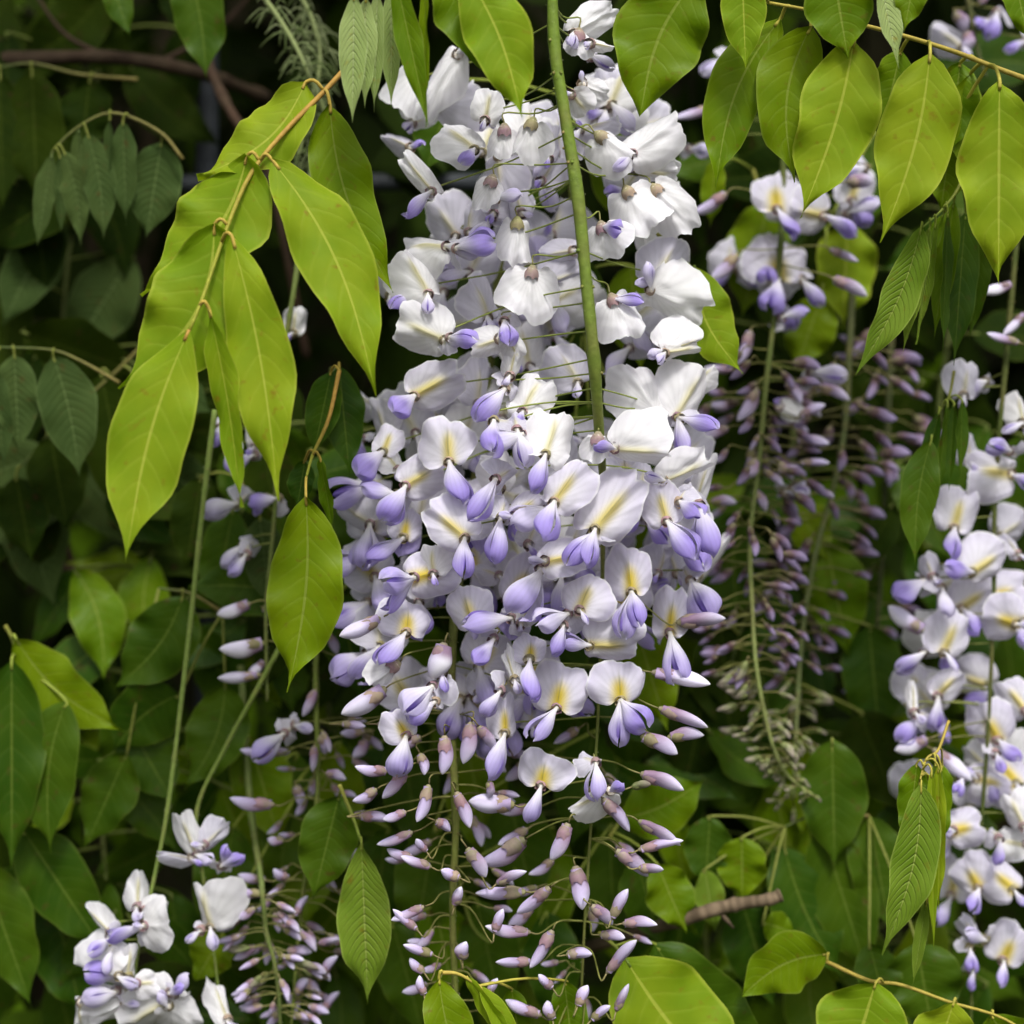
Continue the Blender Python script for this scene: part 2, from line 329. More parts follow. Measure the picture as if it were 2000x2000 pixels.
class Cluster:
    """a hanging flower cluster: Empty at the top of its stem > stem, flower (> petals), bud (> calyx)"""
    def __init__(s, label, group, stem_px, rad, col=(.16, .22, .035), dense=.004, tipcol=None, seed=0):
        s.r = random.Random(seed + 5); s.hide = .12; s.path = bez([P(*p) for p in stem_px], 60)
        s.root = empty('flower_cluster', s.path[0], label, 'flower cluster', group)
        o = s.path[0]; s.o = o; V = []; F = []; C = []
        rr = s.r
        prof = [1 + rr.uniform(-.06, .06) for _ in range(61)]
        for _k in range(7):
            _c = rr.randrange(4, 57)
            for _j in (-1, 0, 1): prof[_c + _j] += .10 if _j == 0 else .05
        f = (lambda t: rad(t) * prof[int(t * 60)]) if callable(rad) else (lambda t: rad * (1 - .55 * t) * prof[int(t * 60)])
        s.rad = f
        tc = tipcol or col; brown = (.20, .15, .06)
        cn = [rr.random() * 1.15 for _ in range(62)]
        tube(V, F, C, [p - o for p in s.path], f, lambda t: mix(mix(col, tc, t), brown, .5 * max(0, cn[int(t * 60)] - .55)), 10)
        # small scars and bracts where stalks leave the stem
        for k in range(40):
            i = rr.randrange(3, 58); p = s.path[i] - o; an = rr.uniform(0, 6.28)
            d = Vector((math.cos(an), math.sin(an), -.5)); q = p + Vector((d.x, d.y, 0)) * f(i / 60) * .9
            tube(V, F, C, [q, q + d * f(i / 60) * .35], lambda t: f(i / 60) * .35 * (1 - .5 * t), mix(col, brown, rr.random()), 5)
        for k in range(160):
            i = rr.randrange(1, 60); an = rr.uniform(0, 6.28); dd = Vector((math.cos(an), math.sin(an), rr.uniform(-.3, .3))); q = s.path[i].lerp(s.path[i - 1], rr.random()) - o
            ra = f(i / 60); tube(V, F, C, [q + dd * ra * .9, q + dd * (ra + .0005)], .00006, (.35, .38, .2), 3)
        link('stem', mkmesh('stem_mesh', V, F, M['stem'], C), s.root)
        s.pedcol = mix(col, (.26, .28, .07), .5)
    def stem_at(s, z):
        best = min(range(61), key=lambda i: abs(s.path[i].z - z)); return s.path[best]
    def pedicel(s, V, F, C, b, frm, back, purple=0.0):
        """curved stalk from the cup at frm (pointing away along back) to the stem"""
        dx = abs(frm.x - s.stem_at(frm.z).x)
        q = s.stem_at(frm.z + dx * s.r.uniform(.05, .3)) + Vector((0, .0008, 0)); gap = (q - frm).length
        m1 = frm + back.normalized() * min(.0035, gap * .16)
        m2 = frm.lerp(q, .55) + Vector((0, s.hide * gap, s.r.uniform(.0, .10) * dx))
        pc = mix(s.pedcol, (.20, .15, .06), purple)
        tube(V, F, C, [p - b for p in bez([frm, m1, m2, q], 10)], .00031, lambda t: mix(mix(pc, (.30, .20, .14), .5), pc, t * 2), 5)
    def flower(s, x, y, dep, a, L, Wd=None, kind='m', wings=(), yaw=None, pitch=None, calyx_front=False, ped=True, wk=None):
        r = s.r; b = P(x, y, dep); px = PXM(dep); L = L * px; Wd = (Wd * px) if Wd else L * 1.12
        sp_ = .6 if kind in ('m', 'f') else 1
        yaw = r.uniform(-34, 34) * sp_ if yaw is None else yaw; pitch = r.uniform(-28, 18) * sp_ if pitch is None else pitch
        # calyx and stalk: the flower's own mesh
        if kind and not wings and not calyx_front: wings = ((a + 180 + r.uniform(-45, 45), L / px * .42, r.choice('ppv')),)
        V = []; F = []; C = []
        ang = math.radians(a); dv = Vector((math.sin(ang), 0, math.cos(ang)))
        if calyx_front:
            cd = dv; cb = b - dv * .0022 + Vector((0, .0005, 0)); crad = .0024
        else:
            wa = math.radians(wings[0][0]) if wings else ang + math.pi
            cd = Vector((math.sin(wa) * .5, -1, math.cos(wa) * .5)).normalized(); cb = b + Vector((0, .0040, 0)) - Vector((math.sin(wa), 0, math.cos(wa))) * .001; crad = .0019
        cc = mix(CAL[r.randrange(4)], (.32, .24, .2), r.random() * .5)
        calyx_into(V, F, C, cb - b, cd, crad, .0038, cc, r.random()); cup_core(V, F, C, cb - b, cd, crad, .0034)
        if ped: s.pedicel(V, F, C, b, cb, -cd + Vector((0, 0, .4)))
        fo = link('flower', mkmesh('flower_base_mesh', V, F, M['stem'], C), s.root, b - s.o)
        if kind:
            me = r.choice(BAN[kind])
            fl = r.choice((-1, 1))
            link('banner_petal', me, fo, mat4=placed(rotm(a, yaw, pitch), Wd / 1.20 * fl, L * .85, L, (0, .0006, 0)))
        for (k, Lk, *rest) in wings:
            wkind = rest[0] if rest else (wk or ('v' if kind in 'fm' else 'p')); Lw = Lk * px
            wp = r.uniform(5, 42); wy = r.uniform(-65, 65); R = rotm(k, wy, wp)
            ws = Lw * r.uniform(.70, .98)
            l, rt = r.choice(WNG[wkind])
            # a wing pair set around the keel
            off = (0, -.0012, 0)
            link('wing_petal', l, fo, mat4=placed(R, ws, ws, Lw, off)); link('wing_petal', rt, fo, mat4=placed(R, ws, ws, Lw, off))
            link('keel_petal', r.choice(KEEL), fo, mat4=placed(R, ws, ws, Lw, off))
        return fo
    def side(s, x, y, dep, k, L, wk='v', banner=True):
        """flower seen from the side or above: wing petals towards us, banner turned away behind"""
        r = s.r
        return s.flower(x, y, dep, k + 180 + r.uniform(-35, 35), L * .62, L * .75, 'g' if banner else None, [(k, L, wk)], yaw=r.uniform(-50, 50), pitch=r.uniform(-60, -35))
    def bud(s, x, y, dep, d, L, Wd=None, kind='D', ped=True, calcol=None):
        r = s.r; px = PXM(dep); b = P(x, y, dep); L = L * px; Wd = (Wd * px) if Wd else L * .42
        pt = r.uniform(-22, 22); R = rotm(d, r.uniform(-70, 70), pt)
        dv = (R @ Vector((0, 0, 1))).normalized()
        fat = {'D': .38, 'O': .56, 'G': .34, 'S': .34}[kind]; L *= 1.0; Wd *= .84; sw = Wd / fat
        cl = L * .33
        V = []; F = []; C = []
        cc = calcol or mix(CAL[r.randrange(4)], (.32, .23, .25), r.random() * .6)
        if kind == 'G': cc = (.15, .17, .06)
        if kind == 'S': cc = (.11, .065, .065)  # calyx dulled to match, shade put into its colour
        cr = Wd * (.44 if kind != 'O' else .36)
        calyx_into(V, F, C, Vector((0, 0, 0)), dv, max(cr, .0010), cl, cc, r.random())
        if ped: s.pedicel(V, F, C, b, b, -dv, purple=.3)
        bo = link('bud', mkmesh('bud_base_mesh', V, F, M['bud'], C), s.root, b - s.o)
        link('folded_petals', r.choice(POD[kind]), bo, mat4=placed(R, sw, sw, L * .93, dv * L * .07))
        return bo
    def tendril_tip(s, n=16):
        pass

# regions of the photograph in which positions were read: x0, y0, scale
REG = {'F1': (600, 0, .4141), 'F2': (600, 600, .44), 'F3': (600, 1150, .44), 'F4': (600, 1500, .44), 'L1': (0, 0, .3623), 'L2': (0, 600, .3882), 'L3': (0, 1300, .3882),
       'R1': (1300, 0, .3623), 'R2': (1300, 650, .3623), 'R3': (1300, 1300, .3623), 'G': (0, 0, 1.0352)}

def reg(rg, x, y):
    a, b, k = REG[rg]; return a + x * k, b + y * k, k

def load(cl, text, depf, kmul=1.0):
    """one line each: what region x y direction length width kind [wing direction, length, kind]..."""
    for n, ln in enumerate(text.strip().splitlines()):
        t = ln.split()
        if not t: continue
        c0 = cl(t, n) if callable(cl) else cl
        x, y, k = reg(t[1], float(t[2]), float(t[3])); a = float(t[4]); L = float(t[5]) * k * kmul; Wd = float(t[6]) * k * kmul if t[6] != '-' else None
        kind = t[7]; dep = depf(x, y, n)
        if c0 in (globals().get('A'),) and y < 850 and t[0] in 'BH': L *= 1.05; Wd = Wd * 1.05 if Wd else None
        if t[0] == 'B':
            w = []
            for q in t[8:]:
                kk, ll, *kd = q.split(','); w.append((float(kk), float(ll) * k * kmul, *(kd or ())))
            c0.flower(x, y, dep, a, L, Wd, kind, w, ped=(depf is not depBehind or n % 3 == 0) and (c0 is not globals().get('A') or y > 1050 or n % 2 == 0))
        elif t[0] == 'H':      # seen from behind: cup towards us
            L *= .86; Wd = Wd * 1.14
            c0.flower(x, y, dep, a, L, Wd, 'b', [(float(q.split(',')[0]), float(q.split(',')[1]) * k, q.split(',')[2]) for q in t[8:]], calyx_front=True, pitch=c0.r.uniform(5, 25))
        elif t[0] == 'K': c0.side(x, y, dep + .001, a, L, kind)
        elif t[0] == 'D': c0.bud(x, y, dep, a, L, Wd, kind)

# ------------------------------------------------------------------ the setting
def setting():
    r = random.Random(3)
    # ground: one sheet to the horizon, plus a made-up bank behind the shrubs that closes off bright sky
    xs = [-800, -60, -8] + [(-3 + i * .1) for i in range(61)] + [8, 60, 800]
    ys = [-800, -60, -8, -3, -2, -1, -.5, 0, .3, .5] + [.55 + i * .06 for i in range(16)] + [1.8, 2.5, 6, 30, 800]
    V = []; F = []; C = []
    for y in ys:
        for x in xs:
            z = -1.1 + 2.6 * sst(.45, 1.35, y) * sst(9, 3, abs(x)) + (r.uniform(-.03, .03) if -3 < x < 3 and .3 < y < 2 else 0)
            yy = y + (r.uniform(-.02, .02) if -3 < x < 3 and .3 < y < 2 else 0)
            V.append((x, yy, z)); C.append(mix((.035, .024, .014), (.02, .028, .010), r.random()))
    n = len(xs)
    for j in range(len(ys) - 1):
        for i in range(n - 1): F.append((j * n + i, j * n + i + 1, (j + 1) * n + i + 1, (j + 1) * n + i))
    tag(link('ground', mkmesh('ground_mesh', V, F, M['earth'], C)), 'dark earth with a bank added behind the shrubs to block bright sky', 'ground', kind='structure')

def leaf_cloud(name, n, fn, label, cat, seed, Lr=(.05, .085), mat='fill', down=.6, sheen=None):
    """thousands of small pointed leaves as one mass"""
    g = np.random.default_rng(seed)
    nt_ = 6; ts = np.linspace(0, 1, nt_ + 1); wv = np.sin(np.pi * ts ** .8) * (1 - .25 * ts); wv[0] = .02; wv[-1] = 0
    pos, L, shade = fn(g, n)
    d = g.normal(size=(n, 3)); d[:, 2] -= down * 2.2; d /= np.linalg.norm(d, axis=1)[:, None]
    up = g.normal(size=(n, 3)) + np.array([0, -1.4, .6]); sdv = np.cross(d, up); sdv /= np.linalg.norm(sdv, axis=1)[:, None]; nv = np.cross(sdv, d)
    Wd = L * g.uniform(.30, .46, n); sag = g.uniform(-.25, .1, n) * L
    V = np.zeros((n, nt_ + 1, 3, 3))
    for j, t in enumerate(ts):
        c = pos + d * (L * t)[:, None] + nv * (sag * t * t)[:, None]
        for k, u in enumerate((-1, 0, 1)):
            V[:, j, k] = c + sdv * (u * Wd * .5 * wv[j])[:, None] + nv * (abs(u) * Wd * .12 * wv[j])[:, None]
    V = V.reshape(-1, 3); per = (nt_ + 1) * 3
    f0 = np.array([(j * 3 + k, j * 3 + k + 1, (j + 1) * 3 + k + 1, (j + 1) * 3 + k) for j in range(nt_) for k in range(2)])
    F = (f0[None] + (np.arange(n) * per)[:, None, None]).reshape(-1, 4)
    me = bpy.data.meshes.new(name + '_mesh'); me.vertices.add(len(V)); me.vertices.foreach_set('co', V.astype(np.float32).ravel())
    me.loops.add(F.size); me.loops.foreach_set('vertex_index', F.astype(np.int32).ravel()); me.polygons.add(len(F))
    me.polygons.foreach_set('loop_start', np.arange(0, F.size, 4, dtype=np.int32)); me.polygons.foreach_set('use_smooth', np.ones(len(F), bool))
    base = np.array(shade)[:, None, :] * np.ones((1, per, 1)); arr = np.ones((n, per, 4), np.float32); arr[:, :, :3] = base
    arr[:, 1::3, :3] *= 1.35
    me.update(); me.validate()
    a = me.color_attributes.new("Col", 'FLOAT_COLOR', 'POINT'); a.data.foreach_set('color', arr.ravel()); me.materials.append(M[mat])
    return tag(link(name, me), label, cat, kind='stuff')

# ------------------------------------------------------------------ leaves
def leaflet(parent, origin, b, tp, Wd, mat, bend=0.0, roll=0.0, fold=8.0, sag=.0, seed=0, nt_=20, nu=8, wav=1.0, peak=.8, drip=1.0, away=0.0):
    r = random.Random(seed); ax = tp - b; L = ax.length; wav *= 1.5 if mat in ('bright', 'mid') else 1
    view = Vector((0, -1, 0.15)); sx = ax.cross(view).normalized(); nz = sx.cross(ax).normalized()
    if nz.y > 0: nz = -nz
    V = []; U = []; F = []
    ph = [r.uniform(0, 6.28) for _ in range(4)]; fold = math.radians(fold)
    mid = []
    for j in range(nt_ + 1):
        t = j / nt_
        mid.append(b + ax * t + sx * bend * L * math.sin(math.pi * t) * (1 - .3 * t) + nz * (sag * L * math.sin(math.pi * t) + away * L * t * t))
    wa = r.uniform(.03, .085) * wav
    for j in range(nt_ + 1):
        t = j / nt_; d = (mid[min(j + 1, nt_)] - mid[max(j - 1, 0)]).normalized()
        s0 = d.cross(nz).normalized()
        if s0.dot(sx) < 0: s0 = -s0
        rl = math.radians(roll * (1 - .35 * t)); s = (Matrix.Rotation(rl, 3, d) @ s0); n = s.cross(d)
        if n.dot(nz) < 0: n = -n
        w = math.sin(math.pi * t ** peak) ** .86 * (1 - .18 * t)
        tail = sst(.72, 1, t); w = w * (1 - tail * .80 * drip) if t < 1 else 0.0
        w = max(w, .012 if t < 1 else 0) * Wd / .9
        for i in range(nu + 1):
            u = i / nu * 2 - 1; au = abs(u)
            ripple = wa * Wd * au ** 2 * (math.sin(t * 13 + ph[0 if u < 0 else 1]) + .5 * math.sin(t * 27 + ph[2 if u < 0 else 3]))
            wi = w * .5 * (1 + .035 * math.sin(t * 17 + ph[1] + u) * au)
            V.append(mid[j] - origin + s * (u * wi * math.cos(fold)) + n * (au ** .8 * wi * math.sin(fold)) + n * (ripple - .10 * w * au * au * .5) + n * (.03 * Wd * math.exp(-(u / .13) ** 2) * math.sin(math.pi * t) * -.4))
            U.append((i / nu, t))
    for j in range(nt_):
        for i in range(nu): k = j * (nu + 1) + i; F.append((k, k + 1, k + nu + 2, k + nu + 1))
    me = mkmesh('leaflet_mesh', V, F, M[mat], None, U)
    return link('leaflet', me, parent, (0, 0, 0)), mid

RACH = {'yellow': (.36, .30, .05), 'green': (.15, .22, .03), 'dim': (.07, .10, .025), 'orange': (.34, .20, .04)}
spray_n = [0]
def spray(label, cat, group, rach, rcol, rdep, lines, rr=.0008, name='leaf_spray'):
    """compound leaf: Empty where it leaves the vine > stalk, leaflet"""
    spray_n[0] += 1
    pts = []
    for rg, x, y, *dd in rach:
        X, Y, k = reg(rg, x, y); pts.append(P(X, Y, dd[0] if dd else rdep))
    path = bez(pts, 24); root = empty(name, path[0], label, cat, group); o = path[0]
    V = []; F = []; C = []; col = RACH[rcol]
    tube(V, F, C, [p - o for p in path], lambda t: rr * (1 - .45 * t), lambda t: mix(col, mix((.20, .26, .02), col, .25), sst(.25, .8, t)) if rcol == 'orange' else mix(col, mix(col, (.3, .18, .05), .4), 1 - t), 7)
    for i, ln in enumerate(lines.strip().splitlines()):
        t = ln.split(); rg = t[0]; bx, by, tx, ty, wd = map(float, t[1:6]); mat = t[6]; kw = dict(q.split('=') for q in t[7:])
        db = float(kw.pop('db', rdep)); dt = float(kw.pop('dt', db)); kw = {k: float(v) for k, v in kw.items()}
        X, Y, k = reg(rg, bx, by); X2, Y2, _ = reg(rg, tx, ty); b = P(X, Y, db); tp = P(X2, Y2, dt)
        lf, mid = leaflet(root, o, b, tp, wd * k * PXM((db + dt) / 2), mat, seed=spray_n[0] * 37 + i, **kw)
        q = min(path, key=lambda p: (p - b).length)
        if .0015 < (q - b).length < .3:
            cpt = q.lerp(b, .5) + Vector((0, -.001, .0018)); tube(V, F, C, [p - o for p in bez([q, cpt, b, mid[1]], 8)], rr * .62, mix(col, (.4, .4, .06), .3), 6)
        else: tube(V, F, C, [b - o, mid[1] - o], rr * .6, col, 6)
    link('stalk', mkmesh('stalk_mesh', V, F, M['stem'], C), root)
    return root

def thicket(label, box, n, mats, dep, seed, size=(90, 150), down=150):
    """leafy twig of the underlying shrub with broad leaves overlapping each other"""
    r = random.Random(seed); x0, y0, x1, y1 = box
    root = empty('leafy_twig', P((x0 + x1) / 2, y0, dep + .03), label, 'leaf', 'leaves of the shrub underneath'); o = root.location.copy()
    V = []; F = []; C = []; cx = (x0 + x1) / 2
    path = bez([P(cx, y0 - 40, dep + .035), P(cx + r.uniform(-40, 40), (y0 * 2 + y1) / 3, dep + .03), P(cx + r.uniform(-60, 60), y1, dep + .03)], 20)
    tube(V, F, C, [p - o for p in path], lambda t: .0011 * (1 - .5 * t), (.10, .12, .03), 7)
    for i in range(n):
        x = r.uniform(x0, x1); y = r.uniform(y0, y1); dd = dep + r.uniform(-.02, .03); L = r.uniform(*size) * 1.9; a = math.radians(r.gauss(180, down / 3))
        b = P(x, y, dd); tp = P(x + math.sin(a) * L, y - math.cos(a) * L, dd + r.uniform(-.012, .012))
        lf, mid = leaflet(root, o, b, tp, L * r.uniform(.40, .56) * PXM(dd), r.choice(mats), seed=seed * 91 + i, roll=r.uniform(-38, 38), bend=r.uniform(-.12, .12), fold=r.uniform(4, 14), drip=r.uniform(.5, 1), peak=r.uniform(.78, .95), away=r.uniform(-.15, .1), nt_=14, nu=6)
        q = min(path, key=lambda p: (p - b).length); tube(V, F, C, [p - o for p in bez([q, q.lerp(b, .6) + Vector((0, 0, .002)), b, mid[1]], 7)], .0006, (.12, .15, .03), 5)
    link('stalk', mkmesh('stalk_mesh', V, F, M['stem'], C), root)
# ------------------------------------------------------------------ build: setting
setting()
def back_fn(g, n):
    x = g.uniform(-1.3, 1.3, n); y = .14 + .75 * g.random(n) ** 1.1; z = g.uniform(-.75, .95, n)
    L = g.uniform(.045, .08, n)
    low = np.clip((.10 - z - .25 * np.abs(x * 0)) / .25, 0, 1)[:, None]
    dark = np.array([.010, .019, .001]) * g.uniform(.5, 1.5, (n, 1)); lush = np.array([.045, .085, .002]) * g.uniform(.4, 1.5, (n, 1))  # dark tone holds the shade of the depths as leaf colour
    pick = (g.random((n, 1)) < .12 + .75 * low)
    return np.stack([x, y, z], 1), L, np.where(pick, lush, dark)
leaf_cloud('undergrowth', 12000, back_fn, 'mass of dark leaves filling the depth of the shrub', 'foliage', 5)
def shade_canopy_fn(g, n):
    x = g.uniform(-1.2, 1.2, n); y = g.uniform(.03, .9, n); z = .235 + .20 * y / 1 + g.random(n) * .25 + np.clip(.03, 0, 1)
    L = g.uniform(.05, .085, n); c = np.array([.05, .09, .010]) * g.uniform(.6, 1.6, (n, 1))
    return np.stack([x, y, z], 1), L, c
leaf_cloud('added_shade_canopy', 3000, shade_canopy_fn, 'unseen leaves added above the flowers to shade the background', 'foliage', 9)  # leaves out of view, added to keep light off the background

def branch(name, label, cat, pts, r0, r1, col, twigs=(), seed=0):
    V = []; F = []; C = []; r = random.Random(seed); path = bez([P(*p) for p in pts], 46); o = path[0]
    knots = [r.random() for _ in range(2)] + [.97]; pq = [r.uniform(0, 6) for _ in range(3)]; jit = [1 + .07 * math.sin(i * .31 + pq[0]) + .05 * math.sin(i * .83 + pq[1]) + r.uniform(-.02, .02) for i in range(47)]
    f = lambda t: (r0 * (1 - t) + r1 * t) * jit[int(t * 46)] * (1 + sum(.32 * math.exp(-((t - k) / .022) ** 2) for k in knots))
    tube(V, F, C, [p - o for p in path], f, lambda t: mix(col, (.05, .035, .02), r.random() * .8), 12)
    root = tag(link(name, mkmesh(name + '_mesh', V, F, M['wood'], C), None, o), label, cat)
    for tw in twigs:
        V = []; F = []; C = []; tube(V, F, C, [p - o for p in bez([P(*p) for p in tw], 14)], lambda t: r1 * .5 * (1 - .6 * t), mix(col, (.05, .03, .02), .4), 7)
        link('twig', mkmesh('twig_mesh', V, F, M['wood'], C), root)
    return root
branch('branch', 'thick brown branch crossing the dark upper left corner', 'branch', [(-260, 90, .12), (0, 115, .12), (210, 112, .12), (380, 140, .13), (520, 190, .17)], .0035, .0025, (.03, .018, .010), [[(210, 112, .12), (120, 60, .12), (40, -60, .12)], [(300, 128, .12), (420, 60, .15), (520, -40, .16)]], 1)
branch('branch', 'reddish brown branch at the left edge below the middle', 'branch', [(-200, 1040, .13), (20, 1080, .13), (110, 1110, .13), (160, 1130, .13), (230, 1210, .15)], .004, .003, (.035, .018, .010), [[(150, 1125, .13), (130, 1040, .14), (165, 960, .15)], [(165, 1140, .13), (190, 1250, .13), (215, 1330, .13)]], 2)
branch('branch', 'cut tan branch stub with a knot behind leaves, lower right of the main cluster', 'branch', [(1150, 1850, .09), (1330, 1796, .045), (1420, 1770, .042), (1500, 1757, .040), (1526, 1748, .040)], .0027, .0022, (.17, .125, .08), [[(1400, 1775, .042), (1420, 1798, .042), (1432, 1812, .045)]], 3)
branch('branch', 'thin dark brown twig behind the yellow green leaves at the upper left', 'branch', [(380, 60, .15), (440, 200, .12), (520, 330, .12), (560, 500, .13), (600, 700, .15)], .0022, .0015, (.06, .035, .022), [], 4)
# a grey garden post and rail, dim behind the leaves
def post():
    root = empty('trellis', P(404, 260, .17), 'dim grey post and crossing rail behind the bright leaves at the upper left', 'trellis')
    o = P(404, 260, .17)
    for nm, a, b, w in (('post', P(404, -500, .17), P(404, 3200, .17), .0052), ('rail', P(150, 360, .162), P(980, 355, .162), .0038)):
        V = []; F = []; C = []; tube(V, F, C, [p - o for p in bez([a, b], 8)], w, (.028, .032, .036), 14)
        link(nm, mkmesh(nm + '_mesh', V, F, M['stem'], C), root)
post()
def dry_stalk():
    r = random.Random(11); root = empty('spent_stalk', P(500, -30, .05), 'spent flower stalk with wispy threads beside the top left leaves', 'dry stalk')
    o = P(500, -30, .05); paths = [bez([P(490, -40, .05), P(560, 60, .05), P(605, 150, .05), P(640, 250, .055), P(600, 330, .06)], 40), bez([P(575, -30, .06), P(610, 40, .06), P(625, 120, .06), P(600, 240, .06), P(560, 380, .065)], 40)]
    V = []; F = []; C = []
    for p in paths: tube(V, F, C, [q - o for q in p], lambda t: .0011 * (1 - .5 * t), (.20, .24, .09), 7)
    link('stalk', mkmesh('spent_stalk_mesh', V, F, M['stem'], C), root)
    V = []; F = []; C = []
    for p in paths:
        for i in range(110):
            q = p[r.randrange(4, 40)]; an = r.uniform(0, 6.28); d = Vector((math.cos(an), r.uniform(-.4, .5), math.sin(an) * .7 - .2)); l = r.uniform(.004, .012)
            tube(V, F, C, [x - o for x in bez([q, q + d * l * .5 + Vector((0, 0, .002)), q + d * l + Vector((0, 0, -.002))], 4)], .0003, mix((.06, .09, .02), (.17, .20, .09), r.random()), 4)
    tag(link('thread', mkmesh('thread_mesh', V, F, M['stem'], C), root), kind='stuff')
dry_stalk()

# ------------------------------------------------------------------ flower clusters
def radA(t): return .0016 + .0004 * sst(0, .15, t) - .0015 * sst(.42, .72, t)
A = Cluster('large foremost white and lilac flower cluster on the thick green stem in the middle', 'hanging flower clusters',
            [(1078, -120, -.045), (1082, 80, -.045), (1104, 230, -.046), (1128, 380, -.047), (1146, 560, -.047), (1160, 700, -.045), (1170, 840, -.034), (1178, 960, -.012), (1176, 1150, -.004), (1168, 1400, -.006), (1155, 1600, -.006), (1142, 1800, -.004), (1130, 2060, 0)], radA, (.13, .20, .022), tipcol=(.12, .14, .03), seed=1)
B = Cluster('second flower cluster hanging just left of and behind the big central one, mostly buds below', 'hanging flower clusters',
            [(985, 420, .03), (950, 760, .03), (915, 1020, .018), (888, 1200, .008), (882, 1400, .004), (890, 1600, .004), (884, 1800, .006), (895, 2040, .008)], lambda t: .0018 - .0007 * t, (.13, .15, .03), seed=2)
def own(t, n):
    x, y, k = reg(t[1], float(t[2]), float(t[3])); return B if (y > 1110 and x < 985) else A
def depA(x, y, n):
    if y > 1110 and x < 985: ax, R = 885, .040
    else: ax, R = 1050 + max(0, (y - 600)) * .12, .062 if y < 1100 else .045
    dx = (x - ax) * W / 2000
    return -.75 * math.sqrt(max(0, R * R - dx * dx)) + .012 - (n % 5) * .0016 + (.010 if y < 820 else 0)
def depBehind(x, y, n): return depA(x, y, n) + .022
back = '''
B F1 520 330 190 230 200 b
B F1 700 260 210 330 170 b
B F1 480 690 -60 190 90 g
B F1 1140 740 10 170 150 g
B F1 900 740 175 190 200 g
B F1 1110 850 30 150 130 g
B F1 760 1090 -10 190 190 g
B F1 850 1490 -25 210 220 g
B F1 1130 1330 80 200 130 g
B F1 1250 1180 -100 170 120 g
K F1 870 1030 210 150 - p
K F1 840 500 140 120 - p
K F1 1330 260 110 140 - p
B F1 1300 620 160 130 140 g
B F1 1290 610 80 190 110 g
B F1 1650 900 40 130 150 b
B F1 1580 1080 170 120 140 b
B F1 390 1390 -30 140 60 g
B F1 880 1000 20 160 170 g
B F1 1010 1000 -20 150 150 g
B F2 310 450 -45 190 80 g
B F2 760 420 0 210 210 g
B F2 1200 330 -30 190 220 g
K F2 240 580 215 120 - v
B F2 330 1000 -60 130 130 g
B F2 850 1190 -60 130 120 g
B F2 1740 1190 35 240 70 w
B F2 1720 880 15 250 90 w
B F2 860 800 -10 170 190 w
B F2 700 1000 30 150 170 g
B F2 980 1050 20 160 170 g
B F2 1480 820 10 170 170 g
B F2 1560 1180 20 150 160 g
B F2 1640 1180 -20 180 150 g
B F2 350 560 -15 170 150 g
B F2 260 900 -40 150 120 g
B F2 1320 1320 0 150 150 g
B F3 1000 600 -10 140 150 g
B F3 760 460 10 120 100 g
'''
